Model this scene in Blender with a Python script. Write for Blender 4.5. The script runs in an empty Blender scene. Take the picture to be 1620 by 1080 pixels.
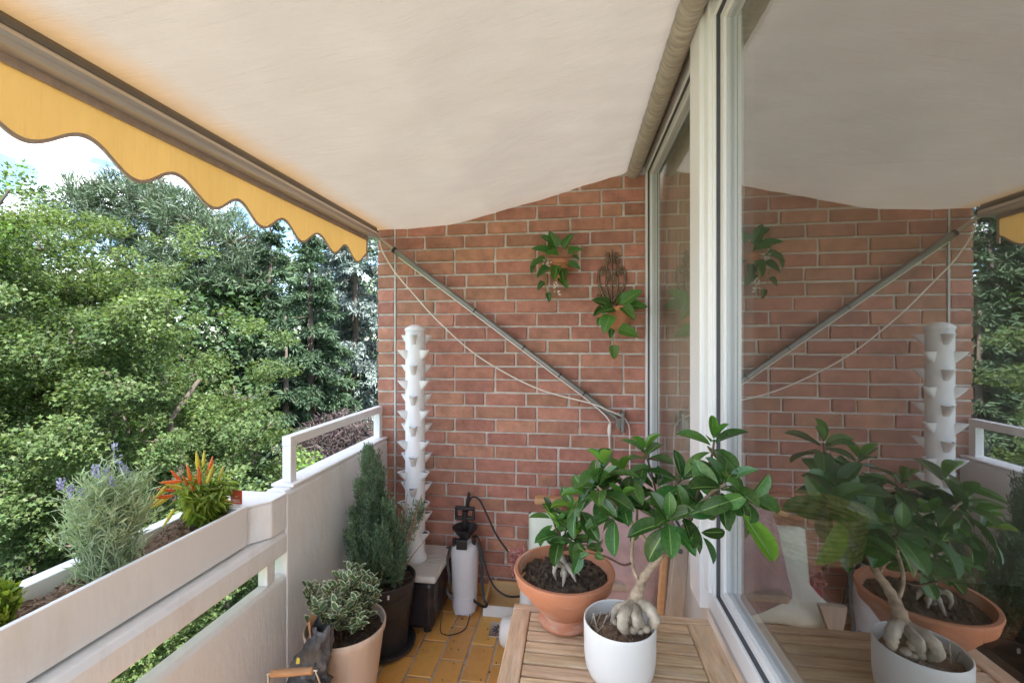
import bpy, bmesh, math, random
import numpy as np
from mathutils import Vector, Matrix, Quaternion
R = math.radians
sc = bpy.context.scene
col = sc.collection
rnd = random.Random(7)

# ------------------------------------------------------------------ camera
F = 700.0; CAM_H = 1.54; YAW = math.atan(98/700.0)
CS, SN = math.cos(YAW), math.sin(YAW)
cd = bpy.data.cameras.new('camera'); cam = bpy.data.objects.new('camera', cd); col.objects.link(cam)
cam.location = (0, 0, CAM_H); cam.rotation_euler = (R(90), 0, YAW)
cd.sensor_width = 36; cd.lens = F/1620*36; cd.clip_start = .02; cd.clip_end = 600
sc.camera = cam
def at(px, py, Y):
    u = (px-810)/F; v = (540-py)/F
    t = Y/(CS+SN*u)
    return Vector((t*(-SN+CS*u), Y, CAM_H+v*t))
def far(px, py, d):
    u = (px-810)/F
    return Vector((d*(-SN+CS*u), d*(CS+SN*u), CAM_H+(540-py)/F*d))

# ------------------------------------------------------------------ sky and sun
SUN_TO = Vector((.58, -.54, 0)).normalized(); ELEV = R(56)
to_sun = Vector((SUN_TO.x*math.cos(ELEV), SUN_TO.y*math.cos(ELEV), math.sin(ELEV)))
w = bpy.data.worlds.new('World'); sc.world = w; w.use_nodes = True
nt = w.node_tree; bg = nt.nodes['Background']
sky = nt.nodes.new('ShaderNodeTexSky'); sky.sky_type = 'NISHITA'; sky.sun_disc = False
sky.air_density = 1.0; sky.dust_density = .3; sky.ozone_density = 4; sky.sun_elevation = ELEV; sky.sun_rotation = math.atan2(to_sun.x, to_sun.y)
tc = nt.nodes.new('ShaderNodeTexCoord'); mp = nt.nodes.new('ShaderNodeMapping')
mp.inputs['Scale'].default_value = (1, 1, 2.2); mp.inputs['Location'].default_value = (.1, .7, .2)
nz = nt.nodes.new('ShaderNodeTexNoise'); nz.inputs['Scale'].default_value = 5.5; nz.inputs['Detail'].default_value = 9; nz.inputs['Roughness'].default_value = .56
cr = nt.nodes.new('ShaderNodeValToRGB'); cr.color_ramp.elements[0].position = .45; cr.color_ramp.elements[1].position = .61
mx = nt.nodes.new('ShaderNodeMix'); mx.data_type = 'RGBA'
nt.links.new(tc.outputs['Generated'], mp.inputs['Vector']); nt.links.new(mp.outputs['Vector'], nz.inputs['Vector'])
nt.links.new(nz.outputs['Fac'], cr.inputs['Fac']); nt.links.new(cr.outputs['Color'], mx.inputs['Factor'])
nt.links.new(sky.outputs['Color'], mx.inputs['A']); mx.inputs['B'].default_value = (10, 10.2, 10.6, 1)
nt.links.new(mx.outputs['Result'], bg.inputs['Color']); bg.inputs['Strength'].default_value = .07
sd = bpy.data.lights.new('sun', 'SUN'); sun = bpy.data.objects.new('sun', sd); col.objects.link(sun)
sd.energy = 3.0; sd.angle = R(1.0); sd.color = (1, .96, .91)
sun.rotation_euler = (-to_sun).to_track_quat('-Z', 'Y').to_euler()
vs = sc.view_settings; vs.view_transform = 'Standard'; vs.look = 'None'; vs.exposure = 2.65; vs.gamma = 1; vs.use_curve_mapping = False
cy = sc.cycles; cy.max_bounces = 10; cy.diffuse_bounces = 6; cy.glossy_bounces = 5; cy.transparent_max_bounces = 16; cy.transmission_bounces = 6
cy.use_denoising = True; cy.sample_clamp_indirect = 8

# ------------------------------------------------------------------ helpers
M = {}
def mat(name, c, rough=.6, var=.12, scale=8, bump=0, bscale=None, metal=0, spec=.4, objvar=0, island=0, c2=None, trans=None, coat=0, dirt=None, dscale=3, stretch=None, sub=0):
    m = bpy.data.materials.new(name); m.use_nodes = True; M[name] = m
    t = m.node_tree; N = t.nodes; L = t.links; b = N['Principled BSDF']
    b.inputs['Roughness'].default_value = rough; b.inputs['Metallic'].default_value = metal
    b.inputs['Specular IOR Level'].default_value = spec; b.inputs['Coat Weight'].default_value = coat
    co = N.new('ShaderNodeTexCoord'); vec = co.outputs['Object']
    if stretch:
        mpn = N.new('ShaderNodeMapping'); mpn.inputs['Scale'].default_value = stretch; L.new(vec, mpn.inputs['Vector']); vec = mpn.outputs['Vector']
    if objvar:   # shift the grain from piece to piece
        oi = N.new('ShaderNodeObjectInfo'); va = N.new('ShaderNodeVectorMath'); va.operation = 'ADD'
        sca = N.new('ShaderNodeVectorMath'); sca.operation = 'SCALE'; sca.inputs['Scale'].default_value = 37
        cb = N.new('ShaderNodeCombineXYZ'); 
        for k in 'XYZ': L.new(oi.outputs['Random'], cb.inputs[k])
        L.new(cb.outputs[0], sca.inputs[0]); L.new(vec, va.inputs[0]); L.new(sca.outputs[0], va.inputs[1]); vec = va.outputs[0]
    nz = N.new('ShaderNodeTexNoise'); nz.inputs['Scale'].default_value = scale; nz.inputs['Detail'].default_value = 6; nz.inputs['Roughness'].default_value = .65
    L.new(vec, nz.inputs['Vector'])
    c = np.array(c, float); cb2 = np.array(c2 if c2 is not None else c, float)
    rp = N.new('ShaderNodeValToRGB'); e = rp.color_ramp.elements
    e[0].position = .3; e[1].position = .7
    e[0].color = (*np.clip(c*(1-var), 0, 1), 1); e[1].color = (*np.clip(cb2*(1+var), 0, 1), 1)
    L.new(nz.outputs['Fac'], rp.inputs['Fac']); out = rp.outputs['Color']
    src = None
    if objvar: src = oi.outputs['Random']; amt = objvar
    if island:
        ge = N.new('ShaderNodeNewGeometry'); src = ge.outputs['Random Per Island']; amt = island
    if src is not None:
        h = N.new('ShaderNodeHueSaturation'); mr = N.new('ShaderNodeMapRange')
        mr.inputs['To Min'].default_value = 1-amt; mr.inputs['To Max'].default_value = 1+amt
        L.new(src, mr.inputs['Value']); L.new(mr.outputs[0], h.inputs['Value'])
        mu = N.new('ShaderNodeMath'); mu.operation = 'MULTIPLY'; mu.inputs[1].default_value = 7.31; fr = N.new('ShaderNodeMath'); fr.operation = 'FRACT'
        L.new(src, mu.inputs[0]); L.new(mu.outputs[0], fr.inputs[0])
        m2 = N.new('ShaderNodeMapRange'); m2.inputs['To Min'].default_value = .5-amt*.055; m2.inputs['To Max'].default_value = .5+amt*.055
        L.new(fr.outputs[0], m2.inputs['Value']); L.new(m2.outputs[0], h.inputs['Hue'])
        L.new(out, h.inputs['Color']); out = h.outputs['Color']
    if dirt is not None:
        n2 = N.new('ShaderNodeTexNoise'); n2.inputs['Scale'].default_value = dscale; n2.inputs['Detail'].default_value = 9; n2.inputs['Roughness'].default_value = .7
        L.new(vec, n2.inputs['Vector'])
        r2 = N.new('ShaderNodeValToRGB'); r2.color_ramp.elements[0].position = .52; r2.color_ramp.elements[1].position = .74
        L.new(n2.outputs['Fac'], r2.inputs['Fac'])
        mm = N.new('ShaderNodeMix'); mm.data_type = 'RGBA'; L.new(r2.outputs['Color'], mm.inputs['Factor'])
        L.new(out, mm.inputs['A']); mm.inputs['B'].default_value = (*dirt, 1); out = mm.outputs['Result']
    L.new(out, b.inputs['Base Color'])
    if bump:
        n3 = N.new('ShaderNodeTexNoise'); n3.inputs['Scale'].default_value = bscale or scale*4; n3.inputs['Detail'].default_value = 5
        L.new(vec, n3.inputs['Vector']); bp = N.new('ShaderNodeBump'); bp.inputs['Strength'].default_value = bump; bp.inputs['Distance'].default_value = .004
        L.new(n3.outputs['Fac'], bp.inputs['Height']); L.new(bp.outputs['Normal'], b.inputs['Normal'])
    if trans:
        tr = N.new('ShaderNodeBsdfTranslucent'); ms = N.new('ShaderNodeMixShader'); ms.inputs[0].default_value = trans[0]
        mc = N.new('ShaderNodeMix'); mc.data_type = 'RGBA'; mc.blend_type = 'MULTIPLY'; mc.inputs['Factor'].default_value = 1
        L.new(out, mc.inputs['A']); mc.inputs['B'].default_value = (*trans[1], 1); L.new(mc.outputs['Result'], tr.inputs['Color'])
        L.new(b.outputs[0], ms.inputs[1]); L.new(tr.outputs[0], ms.inputs[2]); L.new(ms.outputs[0], N['Material Output'].inputs['Surface'])
    if sub:
        b.inputs['Subsurface Weight'].default_value = sub; b.inputs['Subsurface Radius'].default_value = (.02, .015, .01)
    return m

class MB:
    def __init__(s): s.v = []; s.f = []; s.m = []
    def add(s, vs, fs, mi=0):
        o = len(s.v); s.v += [tuple(v) for v in vs]; s.f += [tuple(i+o for i in f) for f in fs]; s.m += [mi]*len(fs); return s
    def box(s, x0, x1, y0, y1, z0, z1, mi=0):
        return s.add([(x0,y0,z0),(x1,y0,z0),(x1,y1,z0),(x0,y1,z0),(x0,y0,z1),(x1,y0,z1),(x1,y1,z1),(x0,y1,z1)],
                     [(3,2,1,0),(4,5,6,7),(0,1,5,4),(1,2,6,5),(2,3,7,6),(3,0,4,7)], mi)
    def bar(s, a, b, w, h, up=(0,0,1), mi=0):   # square bar between two points
        a = Vector(a); b = Vector(b); d = (b-a).normalized(); sd_ = d.cross(Vector(up)).normalized(); u = sd_.cross(d)
        vs = [p+sd_*i*w/2+u*j*h/2 for p in (a, b) for i, j in ((-1,-1),(1,-1),(1,1),(-1,1))]
        return s.add(vs, [(0,1,2,3),(7,6,5,4),(0,4,5,1),(1,5,6,2),(2,6,7,3),(3,7,4,0)], mi)
    def tube(s, pts, rad, n=8, mi=0, cap=True):
        pts = [Vector(p) for p in pts]; k = len(pts)
        if not hasattr(rad, '__len__'): rad = [rad]*k
        ref = Vector((0,0,1)); vs = []
        for i, p in enumerate(pts):
            d = (pts[min(i+1,k-1)]-pts[max(i-1,0)]).normalized()
            if i == 0:
                ref = d.orthogonal().normalized()
            ref = (ref-d*ref.dot(d)); ref = ref.normalized() if ref.length > 1e-6 else d.orthogonal().normalized()
            bi = d.cross(ref)
            vs += [p+(ref*math.cos(2*math.pi*j/n)+bi*math.sin(2*math.pi*j/n))*rad[i] for j in range(n)]
        fs = [(i*n+j, i*n+(j+1)%n, (i+1)*n+(j+1)%n, (i+1)*n+j) for i in range(k-1) for j in range(n)]
        if cap: fs += [tuple(range(n-1,-1,-1)), tuple(range((k-1)*n, k*n))]
        return s.add(vs, fs, mi)
    def lathe(s, prof, n=40, c=(0,0,0), mi=0, sx=1, sy=1):
        vs = []; fs = []
        for r, z in prof:
            vs += [(c[0]+r*sx*math.cos(2*math.pi*j/n), c[1]+r*sy*math.sin(2*math.pi*j/n), c[2]+z) for j in range(n)]
        for i in range(len(prof)-1):
            fs += [(i*n+j, i*n+(j+1)%n, (i+1)*n+(j+1)%n, (i+1)*n+j) for j in range(n)]
        return s.add(vs, fs, mi)
    def extrude(s, poly, axis, a, b, mi=0):     # polygon in the other two axes, swept along axis
        n = len(poly)
        def p(q, t): return {'x': (t,q[0],q[1]), 'y': (q[0],t,q[1]), 'z': (q[0],q[1],t)}[axis]
        vs = [p(q,a) for q in poly]+[p(q,b) for q in poly]
        return s.add(vs, [tuple(range(n-1,-1,-1)), tuple(range(n,2*n))]+[(i,(i+1)%n,n+(i+1)%n,n+i) for i in range(n)], mi)
    def grid(s, fn, nu, nv, mi=0):
        vs = [fn(i/nu, j/nv) for i in range(nu+1) for j in range(nv+1)]
        return s.add(vs, [(i*(nv+1)+j, (i+1)*(nv+1)+j, (i+1)*(nv+1)+j+1, i*(nv+1)+j+1) for i in range(nu) for j in range(nv)], mi)
    def mesh(s, name, mats, smooth=False, fix=True):
        me = bpy.data.meshes.new(name); me.from_pydata(s.v, [], s.f)
        for m in (mats if isinstance(mats, (list, tuple)) else [mats]): me.materials.append(M[m])
        me.polygons.foreach_set('material_index', s.m)
        if fix:
            bm = bmesh.new(); bm.from_mesh(me); bmesh.ops.recalc_face_normals(bm, faces=bm.faces); bm.to_mesh(me); bm.free()
        if smooth: me.shade_smooth() if smooth is True else me.set_sharp_from_angle(angle=R(smooth))
        if smooth and smooth is not True: me.polygons.foreach_set('use_smooth', [True]*len(me.polygons))
        me.update(); return me
    def build(s, name, mats, parent=None, smooth=False, bevel=0, seg=2, fix=True):
        o = link(name, s.mesh(name, mats, smooth, fix), parent)
        if bevel: bev(o, bevel, seg)
        return o
def bev(o, wdt, seg=2):
    b = o.modifiers.new('bevel', 'BEVEL'); b.width = wdt; b.segments = seg; b.limit_method = 'ANGLE'; b.angle_limit = R(35)
def link(name, data, parent=None):
    o = bpy.data.objects.new(name, data); col.objects.link(o)
    if parent is not None: o.parent = parent
    return o
def tag(o, label, cat, group=None):
    o['label'] = label; o['category'] = cat
    if group: o['group'] = group
    return o
def thing(name, label, cat, loc=(0,0,0), rz=0, group=None):
    o = bpy.data.objects.new(name, None); col.objects.link(o); o.location = loc; o.rotation_euler = (0,0,rz); o.empty_display_size = .05
    return tag(o, label, cat, group)
def struct(o, kind='structure'): o['kind'] = kind; return o
def catmull(P, k=6):
    P = [Vector(p) for p in P]; Q = [P[0]*2-P[1]]+P+[P[-1]*2-P[-2]]; out = []
    for i in range(1, len(Q)-2):
        for j in range(k):
            t = j/k; a, b, c, d = Q[i-1:i+3]
            out.append(.5*((2*b)+(c-a)*t+(2*a-5*b+4*c-d)*t*t+(3*b-a-3*c+d)*t**3))
    return out+[P[-1]]
def lerp(xs, ys, x): return float(np.interp(x, xs, ys))
def fast_mesh(name, V, faces_idx, fsize, mats, mi=None, smooth=False):
    me = bpy.data.meshes.new(name); nf = len(faces_idx)//fsize
    me.vertices.add(len(V)); me.vertices.foreach_set('co', np.asarray(V, np.float32).ravel())
    me.loops.add(len(faces_idx)); me.loops.foreach_set('vertex_index', np.asarray(faces_idx, np.int32))
    me.polygons.add(nf); me.polygons.foreach_set('loop_start', np.arange(nf, dtype=np.int32)*fsize)
    me.polygons.foreach_set('loop_total', np.full(nf, fsize, np.int32))
    if mi is not None: me.polygons.foreach_set('material_index', np.asarray(mi, np.int32))
    for m in (mats if isinstance(mats, (list, tuple)) else [mats]): me.materials.append(M[m])
    me.update(calc_edges=True); me.validate(); return me
def scatter_mesh(name, P, A, Nn, S, tv, tf, mats, mi=None):
    """many small leaves: P base points, A axis, Nn rough normal, S size; template tv (x side, y along, z normal), tf same-size faces"""
    P, A, Nn = [np.asarray(q, float) for q in (P, A, Nn)]; S = np.asarray(S, float)
    A = A/np.linalg.norm(A, axis=1, keepdims=True)
    B = np.cross(A, Nn); B /= (np.linalg.norm(B, axis=1, keepdims=True)+1e-9); C = np.cross(B, A)
    tv = np.asarray(tv, float); n = len(P); k = len(tv)
    V = P[:,None,:]+S[:,None,None]*(tv[None,:,0:1]*B[:,None]+tv[None,:,1:2]*A[:,None]+tv[None,:,2:3]*C[:,None])
    tf = np.asarray(tf); fi = (tf[None]+(np.arange(n)*k)[:,None,None]).reshape(-1)
    return fast_mesh(name, V.reshape(-1,3), fi, tf.shape[1], mats, None if mi is None else np.repeat(mi, len(tf)))
DIAM = ([(0,0,0),(.10,.45,.02),(0,1,0),(-.10,.45,.02)], [(0,1,2),(0,2,3)])
_a = [(0,0),(.34,.05),(.22,.22),(.50,.50),(.22,.52),(0,1.0)]
MAPLE = ([(0,.32,.07)]+[(x,y,-.12*abs(x)) for x,y in _a]+[(-x,y,-.12*abs(x)) for x,y in _a[-2:0:-1]],
         [(0,i,i%10+1) for i in range(1,11)])
LOBE3 = ([(0,0,.0),(.52,.42,-.08),(.20,.52,.02),(0,1,-.06),(-.20,.52,.02),(-.52,.42,-.08)], [(0,1,2),(0,2,3),(0,3,4),(0,4,5)])
OVAL = ([(0,0,0),(.2,.25,.04),(.23,.55,.05),(0,1,-.05),(-.23,.55,.05),(-.2,.25,.04),(0,.5,0)], [(6,i,(i+1)%6) for i in range(6)])

# ------------------------------------------------------------------ materials
mat('white_paint', (.86,.86,.865), .55, .04, 3, .45, 26, dirt=(.73,.71,.68), dscale=3, stretch=(2.5,2.5,.8))
mat('planter_white', (.86,.85,.84), .6, .04, 2.5, .15, 50, dirt=(.74,.71,.67), dscale=4, stretch=(1,1.6,.4))
mat('pvc', (.80,.80,.80), .32, .02, 4)
mat('pvc_grey', (.52,.54,.56), .35, .03, 4)
mat('gasket', (.07,.07,.08), .6, .1)
mat('mortar', (.60,.56,.51), .9, .22, 20, 1, 90, dirt=(.36,.29,.23), dscale=2.6)
mat('brick', (.385,.178,.126), .85, .22, 13, 1.0, 55, objvar=.16, c2=(.445,.215,.153), dirt=(.29,.142,.108), dscale=8)
mat('sealant', (.55,.53,.51), .7, .2, 10, dirt=(.25,.22,.2), dscale=9)
mat('floor_tile', (.66,.335,.080), .34, .12, 5, .12, 30, objvar=.13, c2=(.72,.385,.115), dirt=(.46,.22,.06), dscale=5, spec=.5)
mat('grout', (.42,.38,.33), .95, .3, 12, .6, 90, dirt=(.09,.075,.06), dscale=7)
mat('teak', (.50,.33,.19), .62, .20, 9, .3, 40, objvar=.15, c2=(.60,.44,.29), stretch=(1,9,9), dirt=(.60,.50,.40), dscale=3.5)
mat('teak_long', (.50,.33,.19), .62, .20, 9, .3, 40, objvar=.15, c2=(.60,.44,.29), stretch=(9,1,9), dirt=(.60,.50,.40), dscale=3.5)
mat('grey_wood', (.36,.29,.24), .7, .2, 7, .3, 40, objvar=.12, stretch=(6,6,1))
mat('arm_wood', (.55,.32,.16), .5, .15, 6, .2, 40, stretch=(1,8,8), objvar=.05)
mat('box_wood', (.58,.40,.20), .6, .14, 7, .1, stretch=(1,6,6))
mat('terracotta', (.47,.195,.105), .8, .13, 6, .35, 45, dirt=(.60,.46,.38), dscale=5, stretch=(1,1,3))
mat('white_ceramic', (.74,.735,.72), .38, .02, 3, dirt=(.69,.675,.65), dscale=3)
mat('soil', (.035,.024,.018), .95, .5, 40, 1, 120, c2=(.085,.058,.04))
mat('dry_soil', (.15,.095,.06), .95, .45, 30, 1, 100, c2=(.24,.16,.11))
mat('bark', (.24,.17,.115), .8, .25, 40, 1, 120, c2=(.40,.31,.22))
mat('pale_root', (.28,.225,.165), .7, .25, 25, .8, 80, c2=(.45,.39,.31))
mat('pebble', (.20,.155,.11), .7, .35, 30, .6, 60, c2=(.36,.30,.23))
mat('twig', (.13,.075,.045), .8, .3, 20)
mat('ficus_leaf', (.042,.110,.030), .24, .18, 14, .1, 30, objvar=.42, c2=(.065,.150,.036), spec=.5, trans=(.14, (1.6,2.2,.6)))
mat('ficus_rib', (.16,.27,.07), .4, .1, 20)
mat('ficus_young', (.10,.23,.030), .33, .15, 10, objvar=.25, spec=.5, trans=(.25, (1.5,1.5,.6)))
mat('wall_leaf', (.045,.13,.022), .38, .18, 12, objvar=.45, c2=(.07,.18,.03), trans=(.2, (1.5,1.5,.6)))
mat('eu_green', (.085,.155,.060), .45, .2, 20, objvar=.25, trans=(.15, (1.4,1.6,.7)))
mat('eu_cream', (.60,.63,.45), .5, .1, 20, objvar=.12, trans=(.2, (1.2,1.2,.8)))
mat('cypress', (.060,.120,.066), .6, .25, 9, island=.5, c2=(.20,.30,.18), trans=(.2, (1.3,1.5,.8)))
mat('cypress_pale', (.155,.215,.130), .6, .2, 12, island=.35, trans=(.2, (1.3,1.4,.8)))
mat('dry_twig', (.28,.165,.105), .8, .2, 20)
mat('lav_leaf', (.47,.56,.36), .65, .2, 20, island=.3, trans=(.25, (1.2,1.3,.8)))
mat('lav_flower', (.42,.41,.62), .7, .2, 30, island=.3)
mat('chili_leaf', (.19,.29,.035), .45, .2, 20, island=.45, c2=(.30,.38,.05), trans=(.25, (1.3,1.4,.5)))
mat('pepper_red', (.72,.105,.02), .25, .15, 30, objvar=.12, c2=(.80,.20,.03))
mat('pepper_yellow', (.62,.52,.05), .25, .15, 30, objvar=.2)
mat('tag_red', (.66,.12,.06), .4, .08, 30)
mat('tag_text', (.75,.62,.55), .5, .05)
mat('black_plastic', (.018,.018,.019), .38, .15, 10)
mat('pot_plastic', (.040,.038,.042), .42, .2, 4, .1, 40)
mat('tank_plastic', (.030,.024,.026), .25, .2, 6, dirt=(.07,.055,.05), dscale=4)
mat('lid_plastic', (.60,.56,.51), .5, .05, 5, dirt=(.45,.40,.35), dscale=4)
mat('tower_plastic', (.80,.81,.83), .42, .02, 4)
mat('sprayer_white', (.80,.80,.83), .35, .03, 3, trans=(.25, (1,1,1)))
mat('sprayer_water', (.68,.68,.74), .35, .03, 3)
mat('steel', (.52,.50,.47), .35, .12, 12, metal=.9)
mat('strut_metal', (.24,.24,.235), .42, .15, 9, metal=.75, dirt=(.28,.26,.24), dscale=6)
mat('bronze_bar', (.20,.18,.155), .35, .12, 3, metal=.65, stretch=(6,.4,6))
mat('bar_light', (.58,.56,.53), .32, .1, 3, metal=.6, stretch=(6,.4,6))
mat('trim_brown', (.42,.33,.27), .85, .15, 40)
mat('cord_white', (.78,.75,.69), .5, .06, 10)
mat('iron_bronze', (.10,.065,.04), .4, .3, 20, metal=.5, c2=(.24,.16,.10))
mat('wall_pot', (.52,.22,.11), .75, .12, 10)
mat('pale_pot', (.66,.53,.43), .6, .06, 4, .1, dirt=(.55,.44,.36), dscale=3, stretch=(6,6,.4))
mat('bag_black', (.035,.037,.042), .38, .4, 7, .5, 20, c2=(.10,.10,.105))
mat('bag_brown', (.36,.19,.095), .6, .2, 12)
mat('bag_print', (.62,.55,.06), .5, .1)
mat('handle_wood', (.40,.21,.095), .45, .2, 10, stretch=(1,8,8))
mat('wire', (.6,.58,.54), .35, .1, metal=.7)
mat('pink_fabric', (.40,.25,.25), .9, .13, 6, .25, 220, c2=(.46,.31,.31), dirt=(.60,.33,.27), dscale=14)
mat('mauve_fabric', (.28,.19,.20), .9, .15, 9, .4, 120, c2=(.36,.25,.25))
mat('pale_cushion', (.66,.67,.60), .9, .06, 5, .25, 220)
mat('mint_cushion', (.57,.63,.55), .9, .06, 5, .25, 220)
mat('dried_pink', (.50,.16,.17), .8, .25, 20, island=.4, c2=(.6,.3,.27))
mat('red_bract', (.40,.04,.09), .5, .2, 20)
mat('room_wall', (.34,.30,.26), .9, .06, 3)
mat('room_floor', (.14,.085,.05), .4, .2, 4, stretch=(1,8,1))
mat('curtain', (.78,.72,.62), .9, .06, 6, trans=(.45, (1,.98,.92)))
mat('petal', (.82,.80,.76), .6, .04, trans=(.3, (1,1,1)))
mat('indoor_leaf', (.10,.16,.07), .5, .2)
mat('wicker', (.42,.26,.12), .6, .3, 30, c2=(.52,.35,.18))
mat('room_white', (.75,.74,.72), .5, .03)
mat('lawn', (.055,.095,.028), .95, .35, 1.5, .5, 40, dirt=(.10,.075,.04), dscale=.7)
mat('hedge_leaf', (.042,.080,.030), .55, .2, 4, island=.4, trans=(.25, (1.4,1.5,.6)))
mat('maple_leaf', (.060,.102,.046), .40, .22, .55, island=.45, c2=(.120,.165,.062), trans=(.42, (1.4,1.45,.65)), spec=.18)
mat('maple_near', (.085,.165,.035), .5, .22, .6, island=.4, c2=(.13,.21,.045), trans=(.35, (1.45,1.5,.55)))
mat('pine_needle', (.068,.108,.068), .6, .22, .8, island=.35, c2=(.10,.145,.085), trans=(.15, (1.3,1.4,.7)))
mat('spruce_needle', (.030,.062,.036), .6, .22, .8, island=.4, c2=(.055,.095,.048), trans=(.15, (1.3,1.4,.7)))
mat('cedar_needle', (.13,.17,.16), .6, .18, .8, island=.3, c2=(.19,.235,.215))
mat('dark_bush', (.032,.020,.024), .7, .3, 2, island=.45, c2=(.060,.040,.040))
mat('grey_stick', (.16,.14,.125), .8, .2)
mat('tree_bark', (.060,.048,.038), .9, .3, 6, .6, 20, c2=(.10,.08,.063))
mat('house_white', (.72,.72,.74), .8, .04, 2)
mat('house_roof', (.16,.07,.05), .8, .2, 3)
mat('house_glass', (.05,.06,.07), .1, .1)
mat('facade', (.74,.73,.71), .8, .04, 2, .2, 60)

# awning cloth: sun glow painted orange along the hem, beige towards roller, water marks
def cloth(name, xa, xb, orange, beige, fac, tcol):
    m = bpy.data.materials.new(name); m.use_nodes = True; M[name] = m; t = m.node_tree; N = t.nodes; L = t.links; b = N['Principled BSDF']
    b.inputs['Roughness'].default_value = .9; b.inputs['Specular IOR Level'].default_value = .1
    co = N.new('ShaderNodeTexCoord'); sx = N.new('ShaderNodeSeparateXYZ'); L.new(co.outputs['Object'], sx.inputs[0])
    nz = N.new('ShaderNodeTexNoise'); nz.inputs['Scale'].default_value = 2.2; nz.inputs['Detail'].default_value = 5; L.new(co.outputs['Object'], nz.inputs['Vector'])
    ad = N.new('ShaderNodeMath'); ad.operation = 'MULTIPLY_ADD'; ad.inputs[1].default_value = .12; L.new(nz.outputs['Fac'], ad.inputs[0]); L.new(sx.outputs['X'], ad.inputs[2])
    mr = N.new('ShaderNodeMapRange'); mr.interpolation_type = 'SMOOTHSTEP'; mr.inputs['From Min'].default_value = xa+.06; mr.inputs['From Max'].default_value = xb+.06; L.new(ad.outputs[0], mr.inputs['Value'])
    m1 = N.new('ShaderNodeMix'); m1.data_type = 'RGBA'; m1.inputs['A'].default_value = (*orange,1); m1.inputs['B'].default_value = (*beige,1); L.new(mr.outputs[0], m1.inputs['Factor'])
    # soft stains, drawn out along the fall of the cloth
    mp = N.new('ShaderNodeMapping'); mp.inputs['Rotation'].default_value = (0,0,R(24)); mp.inputs['Scale'].default_value = (1.3,2.6,1); L.new(co.outputs['Object'], mp.inputs['Vector'])
    n2 = N.new('ShaderNodeTexNoise'); n2.inputs['Scale'].default_value = 2.6; n2.inputs['Detail'].default_value = 7; n2.inputs['Roughness'].default_value = .62; L.new(mp.outputs[0], n2.inputs['Vector'])
    rp = N.new('ShaderNodeValToRGB'); e = rp.color_ramp.elements; e[0].position = .30; e[1].position = .62; e[0].color = (.87,.83,.78,1); e[1].color = (1,1,1,1); L.new(n2.outputs['Fac'], rp.inputs['Fac'])
    m2 = N.new('ShaderNodeMix'); m2.data_type = 'RGBA'; m2.blend_type = 'MULTIPLY'; m2.inputs['Factor'].default_value = .38; L.new(m1.outputs['Result'], m2.inputs['A']); L.new(rp.outputs['Color'], m2.inputs['B'])
    L.new(m2.outputs['Result'], b.inputs['Base Color'])
    wv = N.new('ShaderNodeTexNoise'); wv.inputs['Scale'].default_value = 260; L.new(co.outputs['Object'], wv.inputs['Vector'])
    bp = N.new('ShaderNodeBump'); bp.inputs['Strength'].default_value = .25; bp.inputs['Distance'].default_value = .002; L.new(wv.outputs['Fac'], bp.inputs['Height'])
    mc_ = N.new('ShaderNodeMapping'); mc_.inputs['Rotation'].default_value = (0,0,R(33)); mc_.inputs['Scale'].default_value = (2.2,26,1); L.new(co.outputs['Object'], mc_.inputs['Vector'])
    nc = N.new('ShaderNodeTexNoise'); nc.inputs['Scale'].default_value = 1.6; nc.inputs['Detail'].default_value = 4; nc.inputs['Roughness'].default_value = .6; nc.inputs['Distortion'].default_value = .6; L.new(mc_.outputs[0], nc.inputs['Vector'])
    bc = N.new('ShaderNodeBump'); bc.inputs['Strength'].default_value = .55; bc.inputs['Distance'].default_value = .012; L.new(nc.outputs['Fac'], bc.inputs['Height']); L.new(bp.outputs[0], bc.inputs['Normal'])
    L.new(bc.outputs[0], b.inputs['Normal'])
    tr = N.new('ShaderNodeBsdfTranslucent'); ms = N.new('ShaderNodeMixShader'); ms.inputs[0].default_value = fac
    m3 = N.new('ShaderNodeMix'); m3.data_type = 'RGBA'; m3.blend_type = 'MULTIPLY'; m3.inputs['Factor'].default_value = 1; L.new(m2.outputs['Result'], m3.inputs['A']); m3.inputs['B'].default_value = (*tcol,1)
    L.new(bc.outputs[0], tr.inputs['Normal']); L.new(m3.outputs['Result'], tr.inputs['Color']); L.new(b.outputs[0], ms.inputs[1]); L.new(tr.outputs[0], ms.inputs[2]); L.new(ms.outputs[0], N['Material Output'].inputs['Surface'])
mat('awning_roll', (.37,.33,.28), .85, .2, 14, .6, 45, stretch=(1,5,1), c2=(.45,.41,.35))
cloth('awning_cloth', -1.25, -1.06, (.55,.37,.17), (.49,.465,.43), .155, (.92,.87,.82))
cloth('valance_cloth', 5, 6, (.86,.50,.165), (.6,.5,.4), .60, (1.1,1.02,.9))
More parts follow.
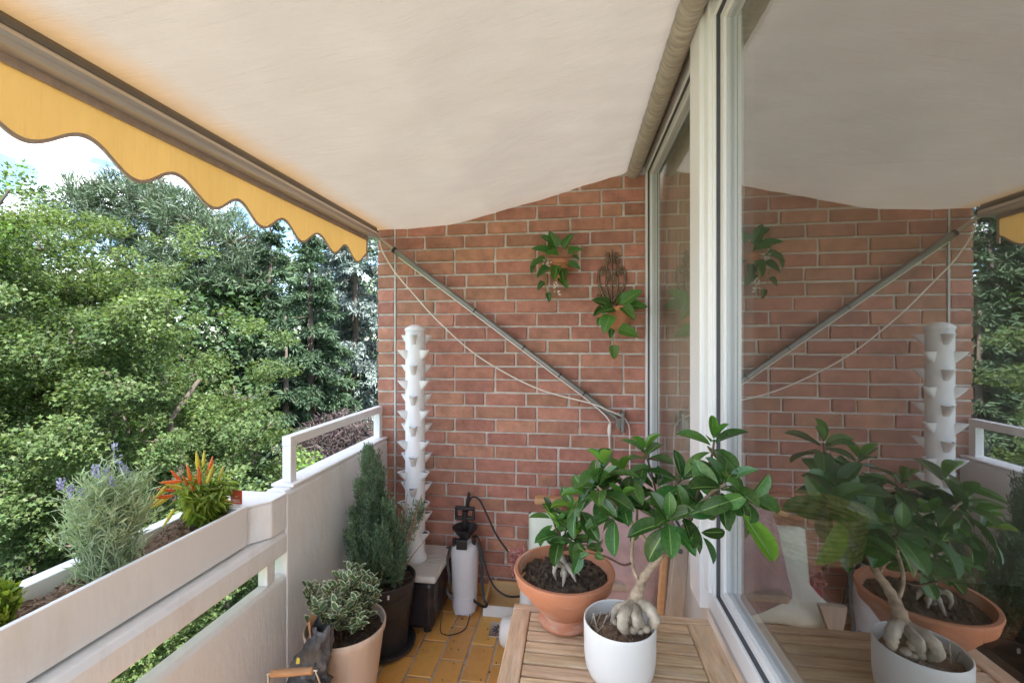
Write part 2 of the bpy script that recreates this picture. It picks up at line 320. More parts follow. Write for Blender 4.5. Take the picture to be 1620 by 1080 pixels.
# coated double glazing: mirror share by Fresnel, the rest goes straight through
for gname, f0 in (('glass', .40), ('glass_inner', .09)):
    g = bpy.data.materials.new(gname); g.use_nodes = True; M[gname] = g; t = g.node_tree; N = t.nodes; L = t.links; N.remove(N['Principled BSDF'])
    lw = N.new('ShaderNodeLayerWeight'); lw.inputs['Blend'].default_value = .5
    pw = N.new('ShaderNodeMath'); pw.operation = 'POWER'; pw.inputs[1].default_value = 5; L.new(lw.outputs['Facing'], pw.inputs[0])
    fr = N.new('ShaderNodeMath'); fr.operation = 'MULTIPLY_ADD'; fr.inputs[1].default_value = .12; fr.inputs[2].default_value = f0; L.new(pw.outputs[0], fr.inputs[0])
    gl = N.new('ShaderNodeBsdfGlossy'); gl.inputs['Roughness'].default_value = 0; gl.inputs['Color'].default_value = (.97,.98,.97,1)
    tp = N.new('ShaderNodeBsdfTransparent'); tp.inputs['Color'].default_value = (.95,.97,.96,1); ms = N.new('ShaderNodeMixShader')
    L.new(fr.outputs[0], ms.inputs[0]); L.new(tp.outputs[0], ms.inputs[1]); L.new(gl.outputs[0], ms.inputs[2]); L.new(ms.outputs[0], N['Material Output'].inputs['Surface'])

# ------------------------------------------------------------------ setting: ground
D = 2.65           # face of the brick wall
GZ = -7.0
struct(MB().add([(-250,-250,GZ),(250,-250,GZ),(250,250,GZ),(-250,250,GZ)], [(0,1,2,3)]).build('lawn', 'lawn'))
# balcony floor: slab with grout, ochre tiles as pieces
fl = struct(MB().box(-1.16, .47, -2.6, D+.02, -.18, -.006).build('balcony_floor', 'grout'))
tiles = []
for k in range(4):
    b = MB().box(-.0585, .0585, -.1185, .1185, -.012, 0); me = b.mesh('tile', 'floor_tile')
    bm = bmesh.new(); bm.from_mesh(me)
    for v in bm.verts:
        v.co.x += rnd.uniform(-.0012,.0012); v.co.y += rnd.uniform(-.0015,.0015)
    bmesh.ops.bevel(bm, geom=list(bm.edges), offset=.003, segments=1, affect='EDGES'); bm.to_mesh(me); bm.free(); tiles.append(me)
i = 0
x = -.5825-.1267*4
while x < .40:
    y = 2.08+.1235*(i % 2)-.247*13+.1235
    while y < 2.5:
        if True:
            o = link('tile', rnd.choice(tiles), fl); o.location = (x+rnd.uniform(-.001,.001), y+rnd.uniform(-.001,.001), rnd.uniform(-.0012,.0012)); o.rotation_euler.z = rnd.choice((0,math.pi))+rnd.uniform(-.006,.006)
        y += .247
    y0 = y-.1185
    if D-y0 > .03:
        MB().box(x-.058, x+.058, y0, D-.016, -.012, 0).build('tile', 'floor_tile', fl, bevel=.003)
    x += .1267; i += 1
# skirting tiles along the brick wall
x = -1.15
while x < .38:
    MB().box(x, x+.236, D-.014, D+.001, .004, .068).build('skirting_tile', 'floor_tile', fl, bevel=.003); x += .245

# ------------------------------------------------------------------ brick wall
bw = thing('brick_wall', 'red brick side wall with pale mortar joints closing the end of the balcony', 'wall', (-.4, D, 0))
def wpart(mb, name, m, **k):
    o = mb.build(name, m, bw, **k); o.matrix_parent_inverse = Matrix.Translation((.4, -D, 0)); return o
wpart(MB().box(-1.225, .46, D+.010, D+.30, -.3, 2.62), 'mortar', 'mortar')
wpart(MB().box(-1.119, -1.108, D-.0015, D+.02, .07, 2.62), 'joint_sealant', 'sealant')
def brick_mesh(Lb):
    h = .0685; b = MB().box(-Lb/2, Lb/2, 0, .06, -h/2, h/2); me = b.mesh('brick', 'brick')
    bm = bmesh.new(); bm.from_mesh(me)
    for v in bm.verts: v.co += Vector((rnd.uniform(-.0025,.0025), rnd.uniform(-.001,.001), rnd.uniform(-.0022,.0022)))
    bmesh.ops.bevel(bm, geom=list(bm.edges), offset=.0035, segments=1, affect='EDGES'); bm.to_mesh(me); bm.free(); return me
BS = [brick_mesh(.2415) for _ in range(5)]; BH = [brick_mesh(.1145) for _ in range(3)]; BE = [brick_mesh(.107) for _ in range(2)]
CP = .0803; z0 = .505-CP*6+CP/2
def put_brick(me, x, z):
    o = link('brick', me, bw); o.location = (x+.4, rnd.uniform(-.003,.003), z+rnd.uniform(-.0012,.0012)); o.rotation_euler = (0, rnd.uniform(-.003,.003), rnd.uniform(-.002,.002)); return o
for c in range(-1, 31):
    z = z0+c*CP
    if z < .03 or z > 2.62: continue
    put_brick(rnd.choice(BE), -1.174, z)
    x = -1.104
    first = (.1145+.0, .06, .1765, 0)[(c*3) % 4] if c % 5 else .1145
    if first:
        me = brick_mesh(first); put_brick(me, x+first/2, z); x += first+.0125
    while x < .40:
        rem = .43-x
        if rnd.random() < .16 and x > -.9: Lb = .1145; me = rnd.choice(BH)
        else: Lb = .2415; me = rnd.choice(BS)
        if Lb > rem:
            if rem < .03: break
            Lb = rem; me = brick_mesh(Lb)
        put_brick(me, x+Lb/2, z); x += Lb+.0125

# ------------------------------------------------------------------ parapet, planter trough, railing
pp = thing('parapet', 'white painted concrete balustrade with a long slot under the planter', 'balustrade', (-1.2, 0, 0))
def ppart(mb, name, m='white_paint', bevel=.006, seg=2):
    o = mb.build(name, m, pp, bevel=bevel, seg=seg); o.matrix_parent_inverse = Matrix.Translation((1.2,0,0)); return o
ppart(MB().extrude([(-1.26,-.2),(-1.16,-.2),(-1.16,.912),(-1.172,.93),(-1.25,.93),(-1.26,.92)], 'y', 1.662, D-.002), 'solid_wall')
ppart(MB().box(-1.262, -1.158, 1.70, D-.004, .9302, .944), 'coping', bevel=.005)
ppart(MB().extrude([(-1.212,-.2),(-1.162,-.2),(-1.162,.578),(-1.172,.592),(-1.212,.595)], 'y', -2.6, 1.6615), 'lower_wall')
ppart(MB().extrude([(-1.32,.69),(-1.30,.68),(-1.16,.68),(-1.16,.752),(-1.172,.772),(-1.32,.776)], 'y', -2.6, 1.6612), 'beam')
ppart(MB().extrude([(-1.47,1.50),(-1.215,1.50),(-1.161,1.572),(-1.161,1.6608),(-1.47,1.6608)], 'z', .7765, .914), 'pier')
ppart(MB().extrude([(-1.472,1.497),(-1.213,1.497),(-1.158,1.570),(-1.158,1.6606),(-1.472,1.6606)], 'z', .9145, .924), 'pier_cap', bevel=.004)
for y in (1.56, .40, -.8): ppart(MB().box(-1.212, -1.172, y, y+.045, .5945, .6795), 'slot_post', bevel=.003)
ppart(MB().box(-1.47, -1.40, -2.6, 1.499, .7765, .90), 'outer_ledge')

pl = thing('planter_box', 'long white trough planter of soil set on the balustrade', 'planter', (-1.30, .4, .785))
inv = Matrix.Translation((1.30,-.4,-.785))
def lpart(mb, name, m, bevel=0, smooth=False, parent=None):
    o = mb.build(name, m, parent or pl, bevel=bevel, smooth=smooth); o.matrix_parent_inverse = inv; return o
PB = -2.2
lpart(MB().extrude([(-1.216,.785),(-1.200,.785),(-1.196,.932),(-1.212,.932)], 'y', PB, 1.488), 'front_panel', 'planter_white', .003)
lpart(MB().extrude([(-1.397,.785),(-1.381,.785),(-1.385,.915),(-1.397,.915)], 'y', PB, 1.488), 'back_panel', 'planter_white', .003)
lpart(MB().box(-1.3805, -1.2165, 1.472, 1.4878, .787, .925), 'end_panel', 'planter_white', .003)
lpart(MB().box(-1.3805, -1.2165, PB, 1.4715, .786, .80), 'base_panel', 'planter_white')
def soil_fn(u, v):
    y = -.4+u*1.87; x = -1.383+v*.169
    return (x, y, .886+.014*math.sin(y*9+1)+.012*math.sin(y*23+x*40)+rnd.uniform(-.008,.008))
lpart(MB().grid(soil_fn, 190, 18), 'soil', 'dry_soil')
b = MB()
for k in range(420):
    y = rnd.uniform(.5,1.46); x = rnd.uniform(-1.37,-1.22); a = rnd.uniform(0,6.28); l = rnd.uniform(.005,.016)
    z = .889+.014*math.sin(y*9+1)+.012*math.sin(y*23+x*40)
    b.bar((x,y,z), (x+l*math.cos(a), y+l*math.sin(a), z+rnd.uniform(-.004,.008)), rnd.uniform(.002,.006), rnd.uniform(.002,.005))
o = lpart(b, 'mulch', 'dry_soil'); o['kind'] = 'stuff'

rl = thing('railing', 'low white square tube handrail standing on the balustrade', 'railing', (-1.205, 2.15, .944))
inv2 = Matrix.Translation((1.205,-2.15,-.944))
for nm, mb in (('post', MB().box(-1.225,-1.185,1.722,1.762,.944,1.098)), ('post', MB().box(-1.225,-1.185,2.585,2.625,.944,1.098)), ('top_rail', MB().box(-1.226,-1.184,1.721,2.626,1.0985,1.138))):
    mb.build(nm, 'white_paint', rl, bevel=.003).matrix_parent_inverse = inv2

# ------------------------------------------------------------------ building side: wall under and over the windows, windows, room
bf = thing('building_wall', 'white rendered house wall under and above the windows', 'wall', (.5, 0, 0)); invb = Matrix.Translation((-.5,0,0))
def bpart(mb, name, m, parent=bf, iv=invb, **k):
    o = mb.build(name, m, parent, **k); o.matrix_parent_inverse = iv; return o
bpart(MB().box(.43, .50, -2.6, D+.006, -.3, .735), 'wall_base', 'facade')
bpart(MB().box(.40, .60, -2.6, D+.006, 2.56, 2.615), 'wall_head', 'facade')
# far window: frame, gasket, bead, glass
def window(name, label, y0, y1, zb, zt, fx, post=None, first=False):
    t = thing(name, label, 'window', (fx+.04, (y0+y1)/2, zb)); iv = Matrix.Translation((-fx-.04, -(y0+y1)/2, -zb))
    def p(mb, n, m, parent=None, **k):
        o = mb.build(n, m, t, **k); o.matrix_parent_inverse = iv; return o
    fw = .055
    p(MB().box(fx, fx+.07, y0, y1, zb, zb+fw), 'bottom_frame', 'pvc', bevel=.003)
    p(MB().box(fx, fx+.07, y0, y1, zt-fw, zt), 'top_frame', 'pvc', bevel=.003)
    p(MB().box(fx, fx+.07, y0, y0+fw, zb+fw+.0005, zt-fw-.0005), 'side_frame', 'pvc', bevel=.003)
    p(MB().box(fx, fx+.07, y1-fw, y1, zb+fw+.0005, zt-fw-.0005), 'side_frame', 'pvc', bevel=.003)
    def ring(a, wdt, x0, x1, n, m):
        ya, yb, za, zc = y0+a, y1-a, zb+a, zt-a
        mb = MB().box(x0,x1,ya,yb,za,za+wdt).box(x0,x1,ya,yb,zc-wdt,zc).box(x0,x1,ya,ya+wdt,za+wdt,zc-wdt).box(x0,x1,yb-wdt,yb,za+wdt,zc-wdt)
        p(mb, n, m)
    ring(fw, .0032, fx+.008, fx+.07, 'outer_gasket', 'gasket')
    ring(fw+.0032, .0248, fx+.018, fx+.07, 'sash', 'pvc')
    ring(fw+.028, .004, fx+.026, fx+.07, 'glazing_gasket', 'pvc_grey')
    a = fw+.03
    for gx, gm in ((fx+.036, 'glass'), (fx+.052, 'glass_inner')):
        p(MB().add([(gx,y0+a,zb+a),(gx,y1-a,zb+a),(gx,y1-a,zt-a),(gx,y0+a,zt-a)], [(0,1,2,3)]), 'glass_pane', gm)
    return t, p
wf, pf = window('window', 'narrow far window with a beige curtain behind it next to the brick wall', 1.49, D-.01, .745, 2.555, .405)
wn, pn = window('window', 'large near window pane mirroring the balcony beside the table', -1.2, 1.385, .758, 2.525, .394)
pn(MB().box(.372, .47, 1.386, 1.502, .745, 2.60), 'mullion', 'pvc', bevel=.004)
pn(MB().box(.384, .47, 1.345, 1.3855, .812, 2.60), 'mullion_cover', 'pvc', bevel=.003)
pn(MB().box(.398, .47, -2.6, 1.384, .736, .7575), 'sill', 'pvc_grey')
# the room behind the glass
struct(MB().box(.61, 4.6, -2.6, 3.2, -.05, 0).build('room_floor', 'room_floor'))
struct(MB().box(4.6, 4.75, -2.6, 3.2, 0, 2.7).build('room_wall_back', 'room_wall'))
struct(MB().box(.61, 4.6, 3.2, 3.35, 0, 2.7).build('room_wall_side', 'room_wall'))
struct(MB().box(.61, 4.6, -2.75, -2.6, 0, 2.7).build('room_wall_near', 'room_wall'))
struct(MB().box(.61, 4.75, -2.75, 3.35, 2.7, 2.8).build('room_ceiling', 'room_wall'))
def curtain_fn(y0, y1, x, amp, per, ztop, zbot):
    return lambda u, v: (x+amp*math.sin(2*math.pi*(y0+(y1-y0)*u)/per+.6*math.sin(u*9))*(.6+.4*v), y0+(y1-y0)*u, ztop+(zbot-ztop)*v)
tag(MB().grid(curtain_fn(1.58, 3.12, .535, .024, .085, 2.56, .05), 220, 6).build('curtain', 'curtain', smooth=True), 'gathered beige curtain hanging behind the far window', 'curtain')

# ------------------------------------------------------------------ awning
aw = thing('awning', 'beige fabric awning with orange scalloped valance over the balcony', 'awning', (.335, 0, 2.5)); inva = Matrix.Translation((-.335,0,-2.5))
def apart(mb, name, m, parent=None, **k):
    o = mb.build(name, m, parent or aw, **k); o.matrix_parent_inverse = inva if parent is None else Matrix.Identity(4); return o
AX = [-1.225,-1.202,-1.022,-.762,-.494,-.073,.10,.29,.322]; AZ = [2.2425,2.243,2.2445,2.268,2.31,2.423,2.466,2.522,2.543]
AY0, AY1 = -.10, 2.6602
def aw_fn(u, v):
    y = AY0+(AY1-AY0)*u; x = -1.225+1.547*v; z = lerp(AX, AZ, x)
    s = math.sin(math.pi*v); e = math.exp(-((1-u)*(AY1-AY0)/.35))
    z += .020*s*(1-e)*(.4+.6*math.sin(y*.9+.5))*.6
    q = y*7.5+x*3.2+.8*math.sin(x*5+y*2)
    z += .005*s*math.sin(q)+.0030*v*math.sin(y*19+x*7+math.sin(y*3.1))+.0020*v*v*math.sin(y*43-x*21+2*math.sin(y*5))+.0012*v*math.sin(y*71+x*33)
    z += .012*math.exp(-((v-.45)/.22)**2)*math.sin(y*11.5+x*8+1.3*math.sin(y*2.2))
    return (x, y, z)
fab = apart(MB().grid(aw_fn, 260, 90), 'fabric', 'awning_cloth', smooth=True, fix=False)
apart(MB().extrude([(-1.258,2.2105),(-1.197,2.2105),(-1.194,2.230),(-1.199,2.240),(-1.262,2.2385)], 'y', AY0, 2.575), 'front_bar', ['bronze_bar'], bevel=.003)
apart(MB().extrude([(-1.262,2.172),(-1.196,2.172),(-1.184,2.180),(-1.181,2.192),(-1.185,2.204),(-1.194,2.210),(-1.262,2.210)], 'y', AY0, 2.5745), 'bar_rail', 'bar_light', bevel=.003)
apart(MB().tube([(-1.222,2.575,2.205),(-1.222,2.592,2.205)], .030, 16), 'bar_end_cap', 'black_plastic')
def val_edge(y): return 2.033-.033*math.cos(2*math.pi*(y-1.105)/.26)
def val_fn(u, v):
    y = -.08+2.61*u; z1 = 2.158; zl = val_edge(y); z = z1+(zl-z1)*v
    return (-1.240-(.004*math.sin(y*8)+.003*math.sin(y*17)+.0015*math.sin(y*53))*v, y, z)
va = apart(MB().grid(val_fn, 320, 10), 'valance', 'valance_cloth', smooth=True, fix=False)
b = MB(); ys = np.linspace(-.08, 2.53, 360); vs_ = []
for y in ys:
    x = -1.240-.004*math.sin(y*8)-.003*math.sin(y*17); zl = val_edge(y); vs_ += [(x-.003,y,zl+.005),(x+.003,y,zl+.005),(x+.003,y,zl-.005),(x-.003,y,zl-.005)]
n = len(ys); b.add(vs_, [(i*4+j, i*4+(j+1)%4, i*4+4+(j+1)%4, i*4+4+j) for i in range(n-1) for j in range(4)]+[(3,2,1,0),(4*n-4,4*n-3,4*n-2,4*n-1)])
b.box(-1.2475,-1.2385, 2.522, 2.535, 2.028, 2.1575)
o = b.build('edge_trim', 'trim_brown', va); o.matrix_parent_inverse = Matrix.Translation((-.335,0,-2.5)) @ Matrix.Translation((.335,0,2.5)) 
b = MB().extrude([(-1.2475,2.1715),(-1.234,2.1715),(-1.2355,2.150),(-1.2455,2.150)], 'y', -.08, 2.531)
b.build('top_trim', 'trim_brown', va)
# roller with the rolled cloth on it
pr = []
pts = [(.342, y, 2.522) for y in np.linspace(AY0, 2.646, 160)]
apart(MB().tube(pts, [.0375+.0012*math.sin(i*1.7)+.0012*rnd.random() for i in range(160)], 20), 'roller', 'awning_roll' if 'awning_roll' in M else 'trim_brown', smooth=40)
apart(MB().tube([(.342,2.6461,2.522),(.342,2.658,2.522)], .018, 12), 'roller_axle', 'steel')
apart(MB().box(.362,.4015,AY0,2.646,2.548,2.614), 'wall_rail', 'bronze_bar')
# arm
A0 = Vector((-1.205,2.585,2.185)); A1 = Vector((.262,2.607,1.082))
dA = (A1-A0).normalized()
apart(MB().tube([A0, A0+dA*.16], .010, 12), 'arm_tip', 'steel', smooth=40)
apart(MB().tube([A0+dA*.14, A1-dA*.03], .0175, 14), 'arm', 'strut_metal', smooth=40)
apart(MB().tube([A0+dA*.135, A0+dA*.155], .0185, 14), 'arm_collar', 'black_plastic', smooth=40)
apart(MB().box(.268,.286,2.585,D-.001,1.02,1.135).box(.240,.268,2.60,2.612,1.045,1.10), 'arm_bracket', 'strut_metal', bevel=.003)
for z in (1.04,1.118): apart(MB().tube([(.2575,2.635,z),(.2575,2.65,z)], .010, 6), 'bolt', 'steel')
for k, tt in enumerate((.42,.62,.765,.86)):
    p = A0+(A1-A0)*tt; apart(MB().tube([p-dA*.004, p+dA*.004], .0185, 12), 'cable_tie', 'black_plastic')
p = A0+(A1-A0)*.862; apart(MB().tube([p, p+Vector((-.02,-.012,-.03)), p+Vector((-.032,-.015,-.062))], .0022, 6), 'tie_tail', 'black_plastic')
# cords
c1 = [at(600,381,2.575), at(606,400,2.57), at(626,432,2.565), at(655,466,2.565), at(690,505,2.57), at(745,555,2.575), at(800,590,2.58), at(860,618,2.585), at(935,638,2.585), at(960,648,2.585), at(983,658,2.60), at(992,668,2.62), at(996,686,2.625), at(996,760,2.625), at(996,860,2.625)]
tag(MB().tube(catmull(c1), .0042, 8).build('electric_cable', 'cord_white', smooth=True), 'white cable sagging from the awning bar and bending down by the bracket', 'cable')
c2 = [A0+dA*.18+Vector((0,-.004,-.021)), A0+(A1-A0)*.42+Vector((0,-.008,-.018)), A0+(A1-A0)*.765+Vector((0,-.008,-.018)), A0+(A1-A0)*.87+Vector((0,-.008,-.018)), at(963,664,2.61), at(964,690,2.62), at(965,740,2.625), at(966,850,2.625)]
cb = tag(MB().tube(catmull(c2), .0048, 8).build('electric_cable', 'cord_white', smooth=True), 'white cable strapped under the awning arm with an inline switch', 'cable')
q = at(964,681,2.615); MB().tube([q+Vector((0,0,.04)), q+Vector((0,0,.022)), q, q-Vector((0,0,.02)), q-Vector((0,0,.035))], [.005,.010,.012,.010,.005], 10).build('switch', 'cord_white', cb, smooth=True)

# ------------------------------------------------------------------ things on the balcony
def under(t):
    """adds parts in world coordinates under thing t"""
    iv = Matrix.Translation(-Vector(t.location))
    def p(mb, name, m, parent=None, **k):
        if isinstance(mb, MB): o = mb.build(name, m, parent or t, **k)
        else: o = link(name, mb, parent or t)
        if parent is None: o.matrix_parent_inverse = iv
        return o
    return p
def leaf_mesh(name, mats, Wd=.42, curl=.18, fold=.10, n=9, tip=.75, rim=None, wav=0):
    """unit-length leaf along +Y with midrib; rim adds a border of the second material"""
    b = MB(); cols = ([-1,-.55,-.07,.07,.55,1] if len(mats) > 1 else [-1,-.5,0,.5,1]) if rim is None else [-1,-rim,0,rim,1]
    rib = rim is None and len(mats) > 1
    vs = []
    for i in range(n+1):
        t = i/n; wd = Wd/2*(math.sin(math.pi*min(1,t**tip))**.62 if 0 < t < 1 else 0)+.012*(1-t)
        for c in cols: vs.append((wd*c, t, fold*abs(c)*wd/Wd*2-curl*t*t+wav*math.sin(t*9)*c*c))
    k = len(cols); fs = []; mi = []
    for i in range(n):
        for j in range(k-1):
            fs.append((i*k+j, i*k+j+1, (i+1)*k+j+1, (i+1)*k+j)); mi.append(1 if (rib and j == 2 and i < n-1) or (rim is not None and (j in (0,k-2) or i == n-1)) else 0)
    b.v = vs; b.f = fs; b.m = mi
    me = b.mesh(name, mats, True, fix=False); return me
def put_leaf(me, t, p, axis, nrm, s, name='leaf', iv=None):
    a = Vector(axis).normalized(); n_ = Vector(nrm); x = a.cross(n_)
    x = x.normalized() if x.length > 1e-5 else a.orthogonal().normalized(); z = x.cross(a)
    mw = Matrix(((x.x,a.x,z.x,p[0]),(x.y,a.y,z.y,p[1]),(x.z,a.z,z.z,p[2]),(0,0,0,1))) @ Matrix.Scale(s, 4)
    o = link(name, me, t); o.matrix_parent_inverse = Matrix.Translation(-Vector(t.location)); o.matrix_basis = mw; return o
def rosette(meshes, t, c, up, n, L, name='leaf', lo=-25, hi=62, r=rnd, young=None):
    up = Vector(up).normalized(); e1 = up.orthogonal().normalized(); e2 = up.cross(e1); ph = r.uniform(0, 6.28)
    for k in range(n):
        f = k/max(1,n-1); el = R(hi+(lo-hi)*f+r.uniform(-10,10)); az = ph+k*2.4+r.uniform(-.25,.25)
        d = up*math.sin(el)+(e1*math.cos(az)+e2*math.sin(az))*math.cos(el)
        base = Vector(c)-up*.028*f+d*.006; nn = up+Vector((0,0,.5))-d*.3
        nn += Vector((r.uniform(-.2,.2), r.uniform(-.2,.2), r.uniform(-.2,.2)))
        me = young if (young and f < .22) else r.choice(meshes)
        put_leaf(me, t, base, d, nn, L*(.62+.45*min(1,f*1.6+.15))*r.uniform(.85,1.12), name)

# --- slatted teak table
TX0, TX1, TY0, TY1, TZ = -.180, .384, .56, 1.345, .74
tb = thing('table', 'weathered teak slatted table carrying two potted ficus trees', 'table', ((TX0+TX1)/2, (TY0+TY1)/2, 0)); P = under(tb)
P(MB().box(TX0, TX0+.052, TY0, TY1-.0305, TZ-.024, TZ), 'side_board', 'teak_long', bevel=.004)
P(MB().box(TX1-.066, TX1, TY0, TY1-.0305, TZ-.024, TZ), 'side_board', 'teak_long', bevel=.004)
P(MB().box(TX0, TX1, TY1-.030, TY1, TZ-.024, TZ), 'end_board', 'teak', bevel=.004)
P(MB().box(TX0+.053, TX1-.067, TY0, TY0+.030, TZ-.024, TZ), 'end_board', 'teak', bevel=.004)
sw = TX1-.0675-TX0-.0535
slat = MB().box(-sw/2, sw/2, -.0178, .0178, -.020, -.002).mesh('slat', 'teak')
y = TY1-.030-.0425/2-.002; k = 0
while y > TY0+.05:
    o = link('slat', slat, tb); o.location = ((TX0+.0535+TX1-.0675)/2-tb.location.x, y-tb.location.y, TZ+rnd.uniform(-.001,.0005)); o.rotation_euler = (rnd.uniform(-.01,.01), 0, rnd.uniform(-.002,.002)+math.pi*(k%2)); bev(o, .0025); y -= .0427; k += 1
for sx in (TX0+.05, TX1-.09):
    for sy in (TY0+.06, TY1-.10): P(MB().box(sx, sx+.042, sy, sy+.03, 0, TZ-.0245), 'leg', 'teak_long', bevel=.003)
P(MB().box(TX0+.045, TX0+.065, TY0+.03, TY1-.04, TZ-.065, TZ-.0245), 'apron', 'teak_long'); P(MB().box(TX1-.085, TX1-.065, TY0+.03, TY1-.04, TZ-.065, TZ-.0245), 'apron', 'teak_long')

# --- ficus leaves
FL = [leaf_mesh('leaf', ['ficus_leaf','ficus_rib'], w_, c_, f_, tip=1.12) for w_, c_, f_ in ((.47,.10,.16),(.50,.18,.10),(.44,.02,.20),(.48,.26,.12))]
FY = leaf_mesh('leaf', ['ficus_young','ficus_rib'], .36, .05, .30, tip=1.05)
def soil_disc(P, c, r, name='soil', m='soil', amp=.007, dome=.01):
    b = MB(); nr, na = 14, 44; vs = [(c[0],c[1],c[2]+dome)]; fs = []
    for i in range(1, nr+1):
        for j in range(na):
            a = 2*math.pi*j/na; rr = r*i/nr; vs.append((c[0]+rr*math.cos(a), c[1]+rr*math.sin(a), c[2]+dome*(1-(i/nr)**2)+rnd.uniform(-amp,amp)))
    fs = [(0,1+j,1+(j+1)%na) for j in range(na)]
    fs += [(1+(i-1)*na+j, 1+i*na+j, 1+i*na+(j+1)%na, 1+(i-1)*na+(j+1)%na) for i in range(1,nr) for j in range(na)]
    b.add(vs, fs); P(b, name, m)
    b = MB()
    for k in range(int(2600*r)):
        a = rnd.uniform(0,6.28); rr = r*math.sqrt(rnd.random())*.96; q = Vector((c[0]+rr*math.cos(a), c[1]+rr*math.sin(a), c[2]+dome*(1-(rr/r)**2)))
        d = Vector((rnd.uniform(-1,1), rnd.uniform(-1,1), rnd.uniform(-.3,.5)))*rnd.uniform(.003,.008)
        b.tube([q-d, q, q+d], [.001, rnd.uniform(.002,.0055), .001], 5)
    o = P(b, 'soil_crumbs', m); o['kind'] = 'stuff'

# terracotta bowl with the small ficus
tp_ = thing('potted_ficus', 'small ficus in a wide terracotta bowl on the table', 'potted plant', (-.028, 1.272, TZ)); P = under(tp_); c = tp_.location
P(MB().lathe([(0,0),(.062,0),(.070,.004),(.074,.012),(.070,.020),(.060,.026),(.058,.032),(.075,.048),(.098,.074),(.115,.098),(.121,.112),(.1225,.114),(.131,.1145),(.1345,.118),(.1405,.144),(.143,.150),(.141,.156),(.132,.156),(.128,.150),(.121,.128),(.0,.128)], 64, c), 'pot', 'terracotta', smooth=38)
soil_disc(P, (c.x,c.y,c.z+.131), .1215, dome=.008)
def gnarl(P, pts, rad, name, m, n=9, par=None):
    pts = catmull(pts, 5); rs = np.interp(np.linspace(0,1,len(pts)), np.linspace(0,1,len(rad)), rad)
    return P(MB().tube(pts, [r_*(1+.10*math.sin(i*2.1)+rnd.uniform(-.05,.05)) for i, r_ in enumerate(rs)], n), name, m, smooth=True)
b0 = at(893,905,1.245); sp = at(888,878,1.25)
gnarl(P, [b0+Vector((0,0,-.01)), b0+Vector((0,0,.02)), sp, at(884,850,1.255)], [.012,.010,.008,.005], 'trunk', 'pale_root')
for pts in ([at(888,893,1.24), at(880,893,1.225), at(877,905,1.22), at(880,917,1.22)], [at(892,895,1.24), at(893,910,1.215), at(890,930,1.205)], [at(896,893,1.24), at(905,906,1.22), at(911,920,1.21)], [at(898,893,1.245), at(908,898,1.24), at(917,909,1.23)]):
    gnarl(P, pts, [.008,.0075,.005,.002], 'root', 'pale_root', 8)
for q, L_, n_ in ((at(885,838,1.25),.072,9), (at(912,848,1.22),.066,8), (at(872,812,1.27),.068,7), (at(930,862,1.20),.056,6), (at(902,815,1.28),.070,8), (at(878,862,1.23),.045,5)):
    P(MB().tube(catmull([at(888,870,1.25), (at(888,870,1.25)+q)/2+Vector((0,0,.006)), q], 4), [.0035]*9 if False else .0028, 6), 'branch', 'twig', smooth=True)
    rosette(FL, tp_, q, (q-at(888,880,1.25))+Vector((0,-.01,.03)), n_, L_, young=FY if n_ > 7 else None)

# white ceramic pot with the big ginseng ficus
wp = thing('potted_ficus', 'large branching ginseng ficus in a white ceramic pot at the table front', 'potted plant', (.108, 1.085, TZ)); P = under(wp); c = wp.location
P(MB().lathe([(0,0),(.052,0),(.064,.004),(.074,.014),(.080,.030),(.0835,.055),(.0845,.128),(.0842,.134),(.0825,.136),(.080,.134),(.0795,.098),(0,.098)], 64, c), 'pot', 'white_ceramic', smooth=38)
soil_disc(P, (c.x,c.y,c.z+.101), .0795, m='dry_soil', amp=.004)
rk = [(at(1000,985,1.08), .019), (at(985,1000,1.045), .017), (at(1024,985,1.065), .021), (at(998,1006,1.03),.013)]
gnarl(P, [at(999,1000,1.085), at(1002,975,1.085), at(1005,950,1.085), at(1012,927,1.085), at(1024,903,1.085), at(1040,886,1.08), at(1050,872,1.075)], [.016,.020,.017,.0125,.0095,.008,.007], 'trunk', 'bark', 12)
for pts, rad in (([at(1003,952,1.08), at(988,970,1.05), at(985,990,1.035), at(992,1000,1.045)], [.010,.014,.0125,.006]), ([at(1010,950,1.08), at(1026,962,1.065), at(1036,980,1.055), at(1030,994,1.06)], [.010,.015,.013,.005]),
                 ([at(998,955,1.10), at(976,962,1.10), at(968,985,1.10)], [.010,.010,.005]), ([at(1005,960,1.07), at(1008,980,1.04), at(1006,996,1.045)], [.012,.013,.006])):
    gnarl(P, pts, rad, 'root', 'pale_root', 10)
for px, py, Y, r_ in ((1012,984,1.045,.012),(1022,994,1.045,.010),(1002,996,1.045,.010),(1030,985,1.06,.009),(1013,998,1.042,.008),(984,992,1.05,.009),(974,984,1.06,.008)):
    q = at(px,py,Y); b = MB(); b.lathe([(r_*math.sin(math.pi*i/8)*(1+rnd.uniform(-.06,.06)), -r_*.9*math.cos(math.pi*i/8)) for i in range(9)], 12, q); P(b, 'pebble', 'pebble', smooth=True)
for k in range(16):
    a = R(150+rnd.uniform(-60,60)); q = c+Vector((.055*math.cos(a)+rnd.uniform(-.02,.015), .05*math.sin(a)-.01, .105)); P(MB().tube([q, q+Vector((rnd.uniform(-.02,.02), rnd.uniform(-.02,.02), rnd.uniform(.005,.04)))], .0018, 5), 'dry_twig', 'pale_root')
T0, T1 = at(1022,905,1.085), at(1050,872,1.075)
